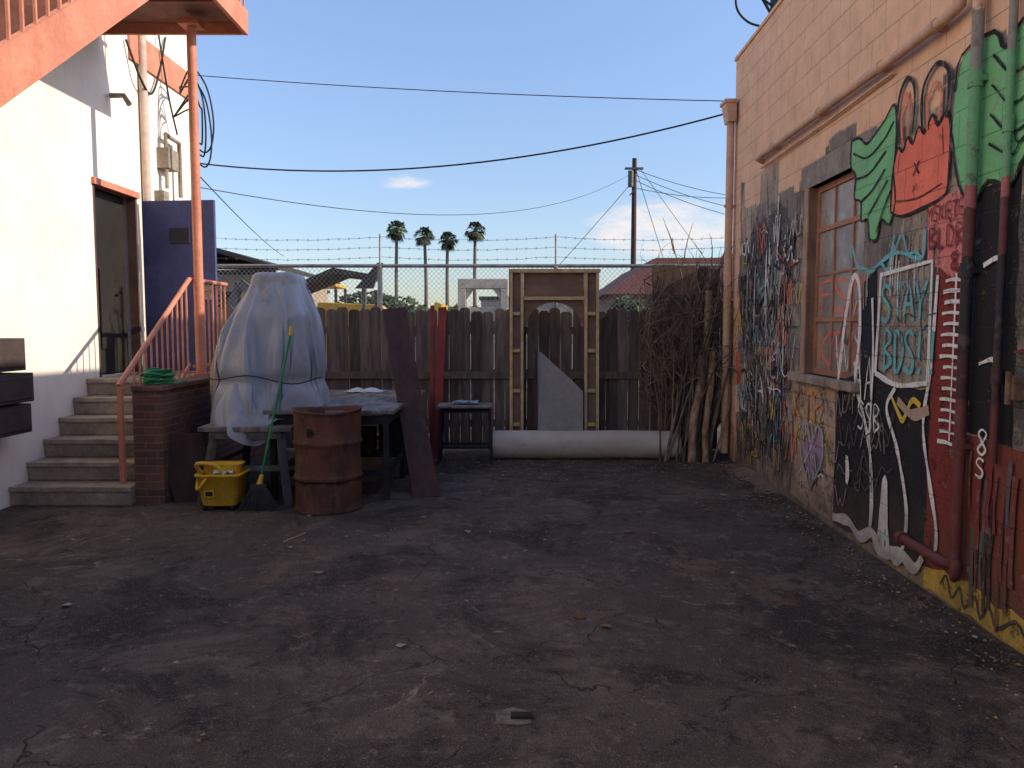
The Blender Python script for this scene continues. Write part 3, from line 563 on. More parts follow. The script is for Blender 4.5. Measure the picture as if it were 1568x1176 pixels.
mb.obj('angle_iron_legs',pm('grey_angle_iron',(.20,.18,.165),(.11,.10,.092),8,.5,.2,metal=.3),SD)

# ---------------------------------------------------------------- tarp : simulated drape over stacked furniture, frozen to a mesh
g=G('silver_tarp'); v=g.co(); c=g.mix(g.rng(g.noise(v,1.8,3,.6),.35,.65),(.42,.42,.44),(.33,.33,.35)); c=g.mix(g.rng(g.noise(v,3.5,4,.7),.56,.68,0,.5),c,(.25,.205,.175)); g.col(c); g.rough(.45); g.b.inputs['Specular IOR Level'].default_value=.5
g.bump(g.math('ADD',g.noise(g.co((1,1,.35)),6,2,.5,.8),g.math('MULTIPLY',g.noise(g.co((1,1,.6)),16,2,.5,1.),.25)),.45,.03); tarpm=g.m
TP=empty('tarp_covered_equipment')
def drape(mb,c,rx,ry,z0,z1,seed,nz=70,na=140,amp=1,pw=3.0,lean_=0,waist=.3):
    vs=[]
    for i in range(nz):
        v_=i/(nz-1); pr=(1-v_**pw)**.5
        for j in range(na):
            a=2*math.pi*j/na; ca,sa=math.cos(a),math.sin(a)
            n0=noise.noise(Vector((ca*1.3+seed,sa*1.3,v_*2.0)))
            fold=math.sin(a*8+5*n0+v_*3)*.5+math.sin(a*15+seed+v_*6)*.25
            r=pr*(1+.14*n0*amp+.09*amp*fold*(1.1-v_))
            r*=1-.13*math.exp(-((v_-waist)/.06)**2)
            z=z0+(z1-z0)*v_+.05*amp*noise.noise(Vector((ca*2,sa*2,seed+v_*2)))
            if v_<.02: z+=.08*math.sin(a*3+seed)+.05*n0
            vs.append((c[0]+lean_*v_+ca*rx*r,c[1]+sa*ry*r,z))
    fs=[(i*na+j,i*na+(j+1)%na,(i+1)*na+(j+1)%na,(i+1)*na+j) for i in range(nz-1) for j in range(na)]
    mb.add(vs,fs,0,True)
def sim():
    sup=MB()
    sup.box(-2.56,-1.98,7.2,7.9,.72,1.72); sup.box(-2.44,-2.08,7.35,7.75,1.72,2.08); sup.box(-2.82,-2.56,7.25,7.9,.72,1.42); sup.box(-2.95,-1.8,6.85,8.4,.55,.72)
    so=sup.obj('sim_support',M['dark'],None,.03); so.modifiers.new('c','COLLISION'); so.collision.thickness_outer=.02; so.collision.cloth_friction=20
    n=90; sz=3.5; m=MB(); vs=[]
    for j in range(n+1):
        for i in range(n+1):
            u=i/n*2-1; w=j/n*2-1
            x_=u*math.sqrt(max(0,1-.36*w*w)); y_=w*math.sqrt(max(0,1-.36*u*u))
            a=R(24); x2=x_*math.cos(a)-y_*math.sin(a); y2=x_*math.sin(a)+y_*math.cos(a)
            vs.append((-2.34+x2*sz/2,7.55+y2*sz/2,2.20+.03*noise.noise(Vector((x_*3,y_*3,1)))))
    m.add(vs,[(j*(n+1)+i,j*(n+1)+i+1,(j+1)*(n+1)+i+1,(j+1)*(n+1)+i) for j in range(n) for i in range(n)],0,True)
    o=m.obj('sim_cloth',tarpm); cl=o.modifiers.new('cl','CLOTH'); s_=cl.settings; s_.quality=6; s_.mass=.4; s_.tension_stiffness=20; s_.compression_stiffness=20; s_.shear_stiffness=8; s_.bending_stiffness=1.0; s_.air_damping=1.5
    cs=cl.collision_settings; cs.distance_min=.015; cs.collision_quality=3; cs.use_self_collision=False
    cl.point_cache.frame_start=1; cl.point_cache.frame_end=60
    for f in range(1,58): S.frame_set(f)
    dg=bpy.context.evaluated_depsgraph_get(); me=bpy.data.meshes.new_from_object(o.evaluated_get(dg))
    P_=[v_.co.copy() for v_ in me.vertices]; F_=[tuple(p.vertices) for p in me.polygons]
    bpy.data.objects.remove(o,do_unlink=True); bpy.data.objects.remove(so,do_unlink=True); S.frame_set(1)
    zs=[p.z for p in P_]
    if min(zs)>1.3 or max(zs)<1.8 or max(zs)>2.6: raise RuntimeError('cloth')
    out=[]
    for p in P_:
        dx=p.x+2.35; dy=p.y-7.58; rho=math.sqrt((dx/.54)**2+(dy/.66)**2)
        if rho>.85:
            k=(.85+.34*(1-math.exp(-(rho-.85)/.6)))/rho; dx*=k; dy*=k
        wq=1-.07*math.exp(-((p.z-1.08)/.07)**2); q=Vector((-2.35+dx*wq,7.58+dy*wq,max(p.z,.60)))
        nn_=noise.noise(q*5)*.008
        d=Vector((dx,dy,0)); 
        if d.length>.01: q+=d.normalized()*nn_
        out.append(q)
    mb=MB(); mb.add(out,F_,0,True); return mb
try:
    mb=sim(); mb.obj('tarp',tarpm,TP,0,1)
except Exception as e:
    print('SIM FAIL',e)
    mb=MB(); drape(mb,(-2.36,7.6),.50,.62,.66,2.17,3.3,lean_=.04); mb.obj('tarp',tarpm,TP)
mb=MB(); drape(mb,(-2.50,7.22),.33,.34,.58,1.12,8.1,waist=.9,pw=2,amp=1.1); mb.obj('tarp_skirt',tarpm,TP)
mb=MB(); drape(mb,(-2.72,7.75),.27,.45,.70,1.74,5.7,waist=2,pw=2.2,amp=.7); mb.obj('canvas_cover',pm('beige_canvas',(.44,.35,.27),(.33,.26,.21),3,.9,.4),TP)
mb=MB(); mb.tube(cr([(-2.90,7.3,1.2),(-2.7,6.96,1.12),(-2.35,6.87,1.16),(-2.0,6.97,1.08),(-1.81,7.3,1.12)]),.006,5)
mb.obj('tie_rope',M['black'],TP)

# drum
g=G('rusty_steel'); v=g.co(); c=g.mix(g.rng(g.noise(v,3,5,.7),.35,.65),(.165,.065,.042),(.08,.038,.03)); c=g.mix(g.rng(g.noise(g.co((1,1,.3)),6,5,.78),.52,.66,0,.7),c,(.24,.105,.058)); c=g.mix(g.rng(g.noise(g.co((1,1,.4)),3.5,5,.8),.53,.65,0,.85),c,(.045,.03,.027)); c=g.mix(g.rng(g.noise(v,25,4,.8),.63,.70,0,.6),c,(.30,.17,.11))
g.col(c); g.rough(.8); g.b.inputs['Metallic'].default_value=.1; g.b.inputs['Specular IOR Level'].default_value=.3; g.bump(g.noise(v,30,4,.7),.5,.01)
DM=empty('rusty_oil_drum'); mb=MB(); dc=(-1.62,6.72,0)
pr=[(.0,.02),(.27,.02),(.29,0),(.295,.012),(.285,.03)]
for k in range(1,6): pr.append((.285,.03+.05*k))
for zc in (.30,.60): pr+=[(.285,zc-.03),(.292,zc-.018),(.302,zc),(.292,zc+.018),(.285,zc+.03),(.285,zc+.1),(.285,zc+.18)]
pr+=[(.285,.84),(.288,.86),(.297,.868),(.297,.882),(.286,.884),(.276,.87),(.276,.8),(.275,.4),(.27,.05),(0,.05)]
def dent(p,q,r,z):
    if r>.2: 
        k=1+.035*noise.noise(Vector((math.cos(q)*2,math.sin(q)*2,z*3)))-.05*math.exp(-((q-4.5)/.3)**2-((z-.74)/.08)**2); p.x=dc[0]+(p.x-dc[0])*k; p.y=dc[1]+(p.y-dc[1])*k
        if z>.78: p.z+=.012*math.sin(q*2+1)
    return p
mb.rev(pr,dc,56,fn=dent); mb.obj('shell',g.m,DM)
mb=MB(); a=R(250); n_=Vector((math.cos(a),math.sin(a),0)); q=Vector(dc)+n_*.268+Vector((0,0,.70)); mb.tube([q,q+n_*.012],.04,9); mb.obj('bung_dark_disc',M['dark'],DM)  # raised disc, its dark colour stands in for the shade of an opening
# mop bucket
BK=empty('mop_bucket'); bx,by=-2.55,6.72
def ring(cx,cy,hx,hy,r,z,n=6):
    o=[]
    for (sx,sy,a0) in ((1,1,0),(-1,1,90),(-1,-1,180),(1,-1,270)):
        for k in range(n): a=R(a0+90*k/(n-1)); o.append((cx+sx*(hx-r)+r*math.cos(a),cy+sy*(hy-r)+r*math.sin(a),z))
    return o
def loft(mb,rings,m=0,cap=True):
    n=len(rings[0]); vs=[p for r in rings for p in r]
    mb.add(vs,[(i*n+k,i*n+(k+1)%n,(i+1)*n+(k+1)%n,(i+1)*n+k) for i in range(len(rings)-1) for k in range(n)],m,True)
    if cap: mb.add(rings[0],[tuple(reversed(range(n)))],m); mb.add(rings[-1],[tuple(range(n))],m)
mb=MB(); loft(mb,[ring(bx,by,.145,.12,.04,.045),ring(bx,by,.15,.125,.04,.055),ring(bx,by,.185,.155,.05,.30),ring(bx,by,.20,.17,.05,.305),ring(bx,by,.20,.17,.05,.325),ring(bx,by,.18,.15,.045,.325),ring(bx,by,.145,.12,.04,.09)])
rg=[]
for z,hx,hy,yo in ((.20,.12,.05,.05),(.31,.15,.07,.06),(.38,.165,.08,.065),(.385,.172,.087,.065),(.395,.17,.085,.065),(.385,.15,.065,.065),(.24,.12,.04,.06)): rg.append(ring(bx-.01,by+yo,hx,hy,.04,z))
loft(mb,rg)
mb.tube(cr([(bx-.18,by-.02,.31),(bx-.19,by-.1,.40),(bx-.12,by-.13,.42),(bx-.02,by-.12,.40),(bx+.03,by-.1,.34)]),.018,8); mb.tube(cr([(bx-.18,by-.08,.30),(bx-.16,by-.17,.20),(bx-.08,by-.17,.29)]),.014,8)
mb.box(bx-.1,bx-.02,by-.168,by-.155,.13,.19)
mb.obj('bucket_body',M['yellow'],BK)
mb=MB()
for sx in (-1,1):
    for sy in (-1,1): mb.tube([(bx+sx*.12-.012,by+sy*.1,.03),(bx+sx*.12+.012,by+sy*.1,.03)],.03,12); mb.box(bx+sx*.12-.018,bx+sx*.12+.018,by+sy*.1-.01,by+sy*.1+.01,.03,.06)
mb.box(bx-.09,bx-.03,by-.1715,by-.168,.14,.18); mb.obj('casters',M['black'],BK)
mb=MB(); n=10; mb.add([(bx-.06+.02*a,by-.10+.02*b,.33+.04*noise.noise(Vector((a*.5,b*.5,2)))) for b in range(n) for a in range(n)],[(b*n+a,b*n+a+1,(b+1)*n+a+1,(b+1)*n+a) for b in range(n-1) for a in range(n-1)],0,True); mb.obj('rag',M['white'],BK)
# broom
BR=empty('push_broom'); mb=MB(); mb.tube([(-2.19,6.66,.30),(-1.97,6.86,1.52)],.011,8); mb.obj('handle',M['green'],BR)
mb=MB(); mb.tube([(-1.97,6.86,1.52),(-1.96,6.87,1.60)],.016,8); mb.tube([(-2.205,6.65,.22),(-2.187,6.664,.31)],[.03,.015],8); mb.obj('fittings',M['yellow'],BR)
mb=MB(); mb.beam((-2.28,6.64,.205),(-2.14,6.64,.205),.04,.05)
for i in range(260):
    x0=random.uniform(-.07,.07); y0=random.uniform(-.02,.02); mb.tube([(-2.21+x0,6.64+y0,.19),(-2.21+x0*2.4,6.64+y0*2.2-.01,random.uniform(.0,.02))],.0035,3)
mb.obj('bristles',pm('broom_bristle',(.05,.05,.05),(.08,.07,.065),20,.8,.2),BR)
# garden hose
HS=empty('garden_hose'); mb=MB(); pts=[]
for i in range(240):
    a=i*2*math.pi/20; k=i/20
    pts.append((-3.255+.115*math.cos(a)*(.8+.2*math.sin(k*1.7))+.012*math.sin(k*5),7.08+.23*math.sin(a)*(.8+.2*math.cos(k*2.3)),1.085+.0095*k+.012*math.sin(a*2+k*1.3)+.006*math.sin(a*3)))
mb.tube(pts,.0095,6)
mb.tube(cr([(-3.15,7.0,1.09),(-3.06,7.05,1.08),(-3.05,7.2,1.1),(-3.15,7.35,1.09)]),.0095,6); mb.obj('coil',M['green'],HS)

# ---------------------------------------------------------------- dry brush pile and logs
BP=MB(); rnd=random.Random(3)
def branch(p,d,L,r,lvl,wob=1):
    n=8; pts=[Vector(p)]; d=Vector(d).normalized()
    for i in range(n):
        d=(d+Vector((rnd.gauss(0,.16),rnd.gauss(0,.10),rnd.gauss(0,.12)-(.03 if lvl else 0)))*wob).normalized(); q=pts[-1]+d*L/n
        if q.y>9.8: q.y=9.8
        if q.z<.01: q.z=.01
        if q.x>2.6: q.x=2.6
        if q.x<1.62: q.x=1.62+.3*(q.x-1.62); d.x=abs(d.x)*.5
        pts.append(q)
    BP.tube(pts,[r*(1-.8*i/n) for i in range(n+1)],4)
    if lvl<2:
        for k in range(rnd.randint(3,6)):
            i=rnd.randint(2,n-1); dd=(pts[i]-pts[i-1]).normalized()+Vector((rnd.gauss(0,.7),rnd.gauss(0,.4),rnd.gauss(0,.5)+.1)); branch(pts[i],dd,L*rnd.uniform(.25,.5),r*.6,lvl+1)
for i in range(36): branch((rnd.uniform(1.8,2.5),rnd.uniform(9.35,9.75),0),(rnd.uniform(-.1,.3),rnd.uniform(-.1,.1),1),rnd.uniform(1.4,2.4),rnd.uniform(.009,.026),0)
for i in range(22): branch((rnd.uniform(1.85,2.4),rnd.uniform(9.35,9.7),rnd.uniform(.2,1.6)),(rnd.uniform(-.8,1),rnd.uniform(-.3,.1),rnd.uniform(0,1)),rnd.uniform(.5,.9),.010,0)
for i in range(5): branch((rnd.uniform(2.15,2.45),rnd.uniform(9.45,9.7),1.2),(rnd.uniform(-.1,.2),0,1),rnd.uniform(1.2,1.65),.02,1)
for i in range(44):
    x0=rnd.uniform(1.75,2.4); branch((x0,rnd.uniform(9.05,9.4),0),(rnd.uniform(.0,.35),rnd.uniform(.05,.2),1),rnd.uniform(1.2,2.5),rnd.uniform(.012,.026),2,.3)
BP.obj('dry_brush_pile',M['bark'])
LG=empty('leaning_logs'); mb=MB()
mb.tube(cr([(2.12,9.0,0),(2.16,9.1,.5),(2.26,9.25,.9),(2.3,9.35,1.25)]),[.05]*6+[.05]*6+[.045]*6+[.04],10); mb.tube(cr([(2.28,8.98,0),(2.3,9.1,.4),(2.38,9.2,.9),(2.42,9.3,1.3)]),.04,10)
mb.tube([(2.36,9.4,.9),(2.40,9.45,2.03)],.045,10)
mb.obj('logs',M['log'],LG)

# ---------------------------------------------------------------- litter
lit=MB(); rnd=random.Random(5)
for i in range(8500):
    y=rnd.uniform(1.9,9.6); q_=rnd.random()
    if q_<.3: x=2.35-abs(rnd.gauss(0,.22))+.025*y
    elif q_<.5: y=9.3-abs(rnd.gauss(0,.8)); x=rnd.uniform(-1,2.6)
    else:
        x=rnd.uniform(-4,2.4)
        if noise.noise(Vector((x*.9,y*.9,3)))<-.05: continue
    s=rnd.uniform(.003,.012)*(.5+y/9)*(2.2 if rnd.random()<.05 else 1); a=rnd.uniform(0,6.28); z=.004+rnd.uniform(0,.01)
    vs=[(x+s*math.cos(a),y+s*math.sin(a),z),(x-s*.5*math.sin(a),y+s*.5*math.cos(a),z+rnd.uniform(0,.008)),(x-s*math.cos(a),y-s*math.sin(a),z),(x+s*.5*math.sin(a),y-s*.5*math.cos(a),z)]
    lit.add(vs,[(0,1,2,3)],rnd.choice((0,0,0,0,1,1,1,1,2)) if s<.02 else rnd.choice((0,0,2)))
for (x,y,s,m_) in ((-2.55,4.3,.035,2),(-.55,3.75,.03,2),(-.45,2.55,.03,2),(.37,4.15,.045,0),(.5,4.0,.03,0),(-.35,5.9,.03,2),(1.7,6.6,.04,0),(-1.25,4.9,.03,0),(2.0,7.2,.04,2),(.9,5.9,.04,0),(1.1,5.85,.03,0)):
    n=7; ps=[(x+s*(.4+.8*rnd.random())*math.cos(k*6.28/n),y+s*(.4+.8*rnd.random())*math.sin(k*6.28/n),.005+rnd.random()*.012) for k in range(n)]
    lit.add(ps+[(x,y,.018)],[(k,(k+1)%n,n) for k in range(n)],m_)
lit.obj('leaf_litter',[pm('dry_leaf',(.34,.2,.11),(.24,.13,.07),20,.9,.1,isl=.4),pm('dead_leaf',(.08,.055,.04),(.055,.04,.033),20,.9,.1),pm('paper_scrap',(.42,.36,.30),(.32,.27,.22),20,.9,.1)])
mb=MB(); mb.add([(-.06,3.0,.004),(.02,2.98,.004),(.08,3.0,.004),(.07,3.1,.004),(-.0,3.13,.004),(-.07,3.09,.004)],[tuple(range(6))],0)
mb.box(.035-.04,.035+.05,3.03,3.07,.005,.016,1); mb.obj('metal_ground_cap',[pm('scraped_concrete',(.26,.21,.165),(.12,.095,.076),20,.9,.5),M['dark']])
mb=MB(); mb.tube([(-1.70,5.62,.006),(-1.64,5.74,.008),(-1.60,5.86,.007)],.005,5); mb.obj('stick',M['pine'])
mb=MB(); nn_=30
vs=[]
for i in range(nn_):
    for j in range(8):
        y=7.3+i*.055; u=j/7; hgt=.05*math.sin(math.pi*min(1,i/(nn_-1)))*(1-u)**1.5+.01*noise.noise(Vector((y*6,u*5,0)))*(1-u); vs.append((2.4+.025*y-.005-u*.28*(.7+.5*noise.noise(Vector((y*2,0,0)))),y,max(.0,hgt)+.003))
mb.add(vs,[(i*8+j,i*8+j+1,(i+1)*8+j+1,(i+1)*8+j) for i in range(nn_-1) for j in range(7)],0,True); mb.obj('dirt_drift',pm('loose_dirt',(.26,.18,.125),(.16,.11,.08),9,.95,.6))

# ---------------------------------------------------------------- beyond the fence
UP=empty('utility_pole'); mb=MB(); mb.tube([(4.68,30,0),(4.68,30,8.0)],[.13,.09],10); mb.obj('pole',M['darkboard'],UP)
mb=MB(); mb.tube([(4.52,29.85,6.9),(4.52,29.85,7.5)],.11,10); mb.beam((4.3,29.9,7.6),(5.0,29.9,7.6),.08,.08); mb.beam((4.5,29.9,6.6),(4.68,29.9,6.8),.05,.05); mb.obj('transformer',M['metal'],UP)
UW=empty('utility_wires'); mb=MB()
cable(mb,(-4.4,11,5.08),(2.7,9.6,4.33),.05,.006); cable(mb,(-4.4,11,3.88),(2.55,9.35,4.12),.33,.011); cable(mb,(-4.4,11,3.55),(4.68,30,7.5),.9,.007)
cable(mb,(-4.4,11,3.72),(-8.8,30,4.3),.1,.009); cable(mb,(4.68,30,7.2),(.2,30,2.2),.05,.012)
for z,ze in ((7.6,6.6),(7.4,6.0),(7.2,5.6),(6.9,6.9)): cable(mb,(4.68,30,z),(11,31,ze),.3,.012)
cable(mb,(4.7,30,7.7),(6.4,30,2.5),0,.012); cable(mb,(4.9,30,7.6),(7.6,30,4.0),0,.01)
cable(mb,(-3.3,9.3,6.1),(-1.5,14,9.5),.3,.02)
mb.obj('wires',M['black'],UW)
leafm=pm('palm_frond',(.085,.11,.05),(.05,.065,.035),.8,.7,.1,isl=.5); trm=pm('palm_trunk',(.2,.155,.12),(.13,.1,.085),2,.9,.2)
def palm(x,y,h,sc,seed):
    rn=random.Random(seed); e=empty('palm_tree',(x,y,0)); mb=MB(); mb.tube(cr([(0,0,0),(.15*rn.uniform(-1,1),0,h*.5),(0,0,h)]),[.24-.006*i for i in range(13)],8); mb.obj('trunk',trm,e)
    mb=MB()
    for i in range(64):
        az=rn.uniform(0,6.28); el=rn.uniform(-1.0,1.35); L=sc*rn.uniform(.65,1.0); d=Vector((math.cos(az)*math.cos(el),math.sin(az)*math.cos(el),math.sin(el)))
        side=d.cross(Vector((0,0,1))).normalized(); c0_=Vector((0,0,h)); mid_=c0_+d*L*.55
        mb.tube([c0_,mid_],.03,3)
        for k in range(9):
            a=(k-4)*.28; dd=(d*math.cos(a)+side*math.sin(a)).normalized(); tip=mid_+dd*L*.55+Vector((0,0,-.18*L*(1+abs(a)))); w=.05*sc
            nrm=dd.cross(side.cross(d)).normalized()*w; mb.add([mid_-nrm*.3,mid_+dd*L*.3+nrm,tip,mid_+dd*L*.3-nrm],[(0,1,2,3)])
    for i in range(40):
        az=rn.uniform(0,6.28); mb.tube([(0,0,h-.1),(.5*math.cos(az)*sc*.5,.5*math.sin(az)*sc*.5,h-rn.uniform(.6,1.3)*sc*.6)],[.05,.01],3)
    mb.obj('crown',leafm,e)
palm(-13.3,90,12.7,1.45,1); palm(-10.1,90,12.0,1.4,2); palm(-7.45,90,11.5,1.35,3); palm(-4.25,90,12.6,1.4,4)
def foliage(name,blobs,n,ls,seed):
    rn=random.Random(seed); mb=MB()
    for (cx,cy_,cz,rx,ry,rz) in blobs:
        mb.tube([(cx,cy_,0),(cx,cy_,cz)],[.2,.08],6,1)
        for i in range(n):
            while True:
                p=Vector((rn.uniform(-1,1),rn.uniform(-1,1),rn.uniform(-1,1)))
                if p.length<1 and noise.noise(p*2.2+Vector((cx,0,cz)))>-.12: break
            q=Vector((cx+p.x*rx,cy_+p.y*ry,cz+p.z*rz)); a=Vector((rn.gauss(0,1),rn.gauss(0,1),rn.gauss(0,1))).normalized()*ls; b=a.orthogonal().normalized()*ls*.6
            mb.add([q-a,q+b,q+a,q-b],[(0,1,2,3)])
    mb.obj(name,[pm(name+'_leaf',(.075,.10,.045),(.04,.055,.03),.6,.8,.1,isl=.5),trm])
foliage('distant_trees',[(-12,80,2.5,4,2,2.2),(-9,82,2.0,3,2,1.8),(-16,85,3,4,2,2.5),(-5,80,2.2,3,2,1.6),(0,85,2,5,2,2),(8,80,3,5,2,2.5),(14,82,3.5,5,2,3),(-24,80,3,5,2,3),(20,84,3,5,2,3)],900,.35,1)
foliage('green_bush',[(2.95,19,1.9,.55,.5,.5)],700,.08,2)
tan=pm('tan_stucco',(.42,.33,.24),(.36,.28,.2),1,.9,.2); roofd=pm('dark_roof',(.06,.055,.055),(.045,.04,.04),2,.9,.2)
HB=empty('tan_house'); mb=MB(); mb.box(-10,-6.2,20,26,0,3.0); mb.obj('walls',tan,HB)
mb=MB(); mb.prism([(-10.2,19.6,3.55),(-7.6,19.6,3.5),(-5.9,19.6,3.02),(-5.9,19.6,3.12),(-7.6,19.6,3.62),(-10.2,19.6,3.7)],(0,7,0)); mb.obj('roof',roofd,HB)
mb=MB(); mb.box(-7.7,-7.0,19.97,20.0,1.5,2.5); mb.box(-10,-5.95,19.55,19.6,2.9,3.02); mb.obj('window',M['dark'],HB)
AW=empty('canopy_shelter'); mb=MB(); mb.prism([(-4.6,15.6,2.35),(-3.6,15.6,2.78),(-2.9,15.6,2.66),(-2.9,15.6,2.58),(-3.6,15.6,2.66),(-4.6,15.6,2.26)],(0,1.6,0)); mb.prism([(-3.1,15.3,2.35),(-2.65,15.3,2.85),(-2.55,15.3,2.85),(-2.75,15.3,2.35)],(0,.12,0)); mb.obj('roof',roofd,AW)
mb=MB()
for xx in (-4.5,-3.0):
    for yy in (15.7,17.1): mb.beam((xx,yy,0),(xx,yy,2.4),.07,.07)
mb.obj('posts',M['metal'],AW)
# yellow backhoe loader parked behind the fence
ysteel=pm('yellow_steel',(.68,.42,.03),(.52,.31,.03),3,.5,.1)
YC=empty('yellow_backhoe_loader'); mb=MB()
mb.prism([(-5.4,17.6,.7),(-2.6,17.6,.7),(-2.5,17.6,1.5),(-3.1,17.6,2.1),(-4.4,17.6,2.15),(-4.5,17.6,1.9),(-5.5,17.6,1.85)],(0,1.2,0)); mb.prism([(-2.9,17.4,1.2),(-2.0,17.4,2.0),(-1.9,17.4,1.85),(-2.8,17.4,1.0)],(0,.2,0)); mb.prism([(-2.1,17.2,1.0),(-1.7,17.2,2.15),(-1.55,17.2,2.1),(-1.8,17.2,1.0)],(0,1.7,0)); mb.box(-5.0,-4.0,17.65,18.75,2.5,2.58)
mb.obj('body',ysteel,YC,.02); mb=MB()
for xx in (-4.98,-4.02):
    for yy in (17.7,18.7): mb.beam((xx,yy,2.1),(xx,yy,2.5),.06,.06)
mb.beam((-3.4,17.9,2.1),(-3.4,17.9,2.55),.08,.08); mb.beam((-5.4,18,1.9),(-6.3,18,2.6),.18,.2); mb.beam((-6.3,18,2.6),(-6.9,18,1.2),.15,.18)
for xx,rr in ((-4.9,.65),(-3.1,.5)):
    for yy in (17.35,18.8): mb.tube([(xx,yy,rr),(xx,yy+.3,rr)],rr,20)
mb.obj('wheels_and_boom',M['metal'],YC)
WP=empty('white_portal_frame'); mb=MB(); mb.prism([(-.98,14,2.28),(-.98,14,2.46),(-.07,14,2.46),(-.07,14,2.28)],(0,.3,0))
for a,b_ in ((-.98,-.84),(-.21,-.07)): mb.box(a,b_,14,14.3,0,2.278)
mb.prism([(-.838,14.02,2.1),(-.838,14.02,2.278),(-.70,14.02,2.278)],(0,.25,0)); mb.prism([(-.212,14.02,2.1),(-.35,14.02,2.278),(-.212,14.02,2.278)],(0,.25,0)); mb.box(-.838,-.212,14.05,14.25,1.7,1.95)
mb.obj('beams',pm('chipped_white_paint',(.62,.57,.50),(.42,.37,.32),5,.8,.3),WP,.01)
RH=empty('red_roof_house'); mb=MB(); mb.box(2.9,9.5,22,28,0,2.55); mb.obj('walls',pm('brown_wall',(.3,.2,.15),(.22,.14,.11),2,.9,.3),RH)
mb=MB(); mb.prism([(2.6,21.6,2.5),(9.8,21.6,2.5),(8.5,21.6,3.5),(4.0,21.6,3.5)],(0,6.5,0)); mb.obj('roof',pm('red_tile',(.32,.13,.095),(.22,.09,.07),6,.9,.5,st=(1,1,6)),RH)
mb=MB(); mb.box(3.4,4.2,21.96,22,1.4,2.3); mb.obj('window',M['dark'],RH)
for nm,x0,x1,y,h,col in (('distant_warehouse',-34,-19,70,5,(.45,.4,.35)),('distant_shop',-3,6,75,4.2,(.4,.33,.28)),('distant_shop',12,26,72,5.4,(.5,.45,.4))):
    e=empty(nm); mb=MB(); mb.box(x0,x1,y,y+10,0,h); mb.obj('walls',pm(nm+'_wall',col,None,1,.9,.2),e); mb=MB(); mb.box(x0-.2,x1+.2,y-.2,y+10.2,h,h+.3)
    for k in range(4): xx=x0+1+(x1-x0-2)*k/4; mb.box(xx,xx+1.2,y-.04,y,1,2.6)
    mb.obj('roof_and_windows',roofd,e)

# ---------------------------------------------------------------- light, sky, camera
sd=Vector((1,-.12,.51)).normalized(); elev=math.asin(sd.z); az=math.atan2(sd.x,sd.y)
W=bpy.data.worlds.new('World'); S.world=W; W.use_nodes=True; t=W.node_tree; bg=t.nodes['Background']
sky=t.nodes.new('ShaderNodeTexSky'); sky.sky_type='NISHITA'; sky.sun_disc=False; sky.sun_elevation=elev; sky.sun_rotation=az; sky.air_density=1.0; sky.dust_density=.7; sky.ozone_density=1.6; sky.altitude=200
bg.inputs['Strength'].default_value=.15
tc=t.nodes.new('ShaderNodeTexCoord'); sp=t.nodes.new('ShaderNodeSeparateXYZ'); t.links.new(tc.outputs['Generated'],sp.inputs[0])
def wm(op,a,b=0.,clamp=False):
    x=t.nodes.new('ShaderNodeMath'); x.operation=op; x.use_clamp=clamp
    for i,q in enumerate((a,b)):
        if isinstance(q,bpy.types.NodeSocket): t.links.new(q,x.inputs[i])
        else: x.inputs[i].default_value=q
    return x.outputs[0]
gain=wm('ADD',.98,wm('MULTIPLY',wm('MULTIPLY',sp.outputs[2],2.2,True),.72))
vs_=t.nodes.new('ShaderNodeVectorMath'); vs_.operation='SCALE'; t.links.new(sky.outputs[0],vs_.inputs[0]); t.links.new(gain,vs_.inputs['Scale'])
vt=t.nodes.new('ShaderNodeVectorMath'); vt.operation='MULTIPLY'; t.links.new(vs_.outputs[0],vt.inputs[0]); vt.inputs[1].default_value=(1.0,.985,1.06)
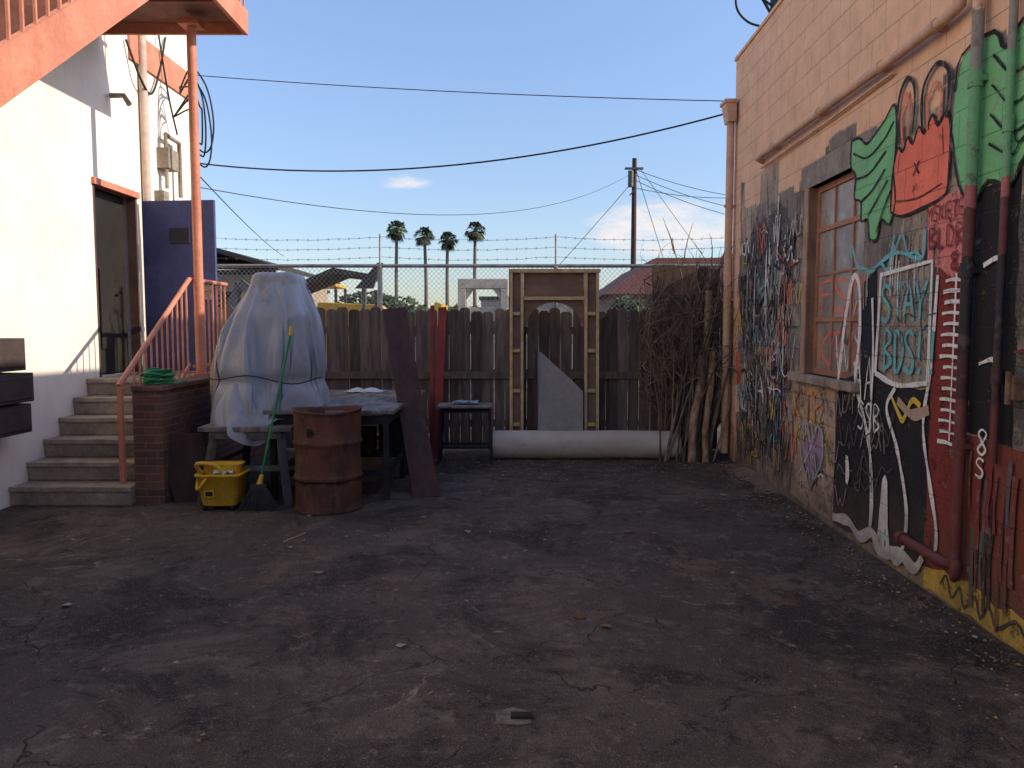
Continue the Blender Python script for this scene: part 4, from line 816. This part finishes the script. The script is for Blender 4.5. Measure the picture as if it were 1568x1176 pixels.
yy=wm('MAXIMUM',sp.outputs[1],.05); u=wm('DIVIDE',sp.outputs[0],yy); vv=wm('DIVIDE',sp.outputs[2],yy)
cb=t.nodes.new('ShaderNodeCombineXYZ'); t.links.new(wm('MULTIPLY',u,8),cb.inputs[0]); t.links.new(wm('MULTIPLY',vv,22),cb.inputs[1])
nz=t.nodes.new('ShaderNodeTexNoise'); nz.inputs['Scale'].default_value=2.2; nz.inputs['Detail'].default_value=7; nz.inputs['Roughness'].default_value=.65; t.links.new(cb.outputs[0],nz.inputs['Vector'])
def blob(cx,cz,sx,sz):
    a=wm('DIVIDE',wm('SUBTRACT',u,cx),sx); b=wm('DIVIDE',wm('SUBTRACT',vv,cz),sz)
    return wm('SUBTRACT',1.0,wm('ADD',wm('MULTIPLY',a,a),wm('MULTIPLY',b,b)),True)
m1=wm('MAXIMUM',wm('MAXIMUM',blob(.20,.125,.13,.042),blob(.14,.118,.05,.02)),wm('MULTIPLY',blob(-.135,.183,.04,.013),.6))
cl=wm('MULTIPLY',wm('MULTIPLY',wm('SUBTRACT',wm('ADD',nz.outputs[0],wm('MULTIPLY',m1,.34)),.53),3.0,True),wm('MULTIPLY',m1,2.,True),True)
mx=t.nodes.new('ShaderNodeMix'); mx.data_type='RGBA'; t.links.new(cl,mx.inputs[0]); t.links.new(vt.outputs[0],mx.inputs[6]); mx.inputs[7].default_value=(6.1,5.9,6.0,1)
t.links.new(mx.outputs[2],bg.inputs['Color'])
L=bpy.data.lights.new('sun','SUN'); L.energy=5.0; L.angle=R(.5); L.color=(1,.88,.70); lo=bpy.data.objects.new('sun',L); S.collection.objects.link(lo); lo.rotation_euler=sd.to_track_quat('Z','Y').to_euler(); lo.location=(20,-5,20)
cam=bpy.data.cameras.new('camera'); cam.sensor_width=36; cam.lens=27.1; cam.clip_end=3000; cam.clip_start=.05
co=bpy.data.objects.new('camera',cam); S.collection.objects.link(co); co.location=(0,0,1.6); co.rotation_euler=(R(90-4.27),0,0); S.camera=co
S.view_settings.view_transform='Standard'; S.view_settings.look='None'; S.view_settings.exposure=0
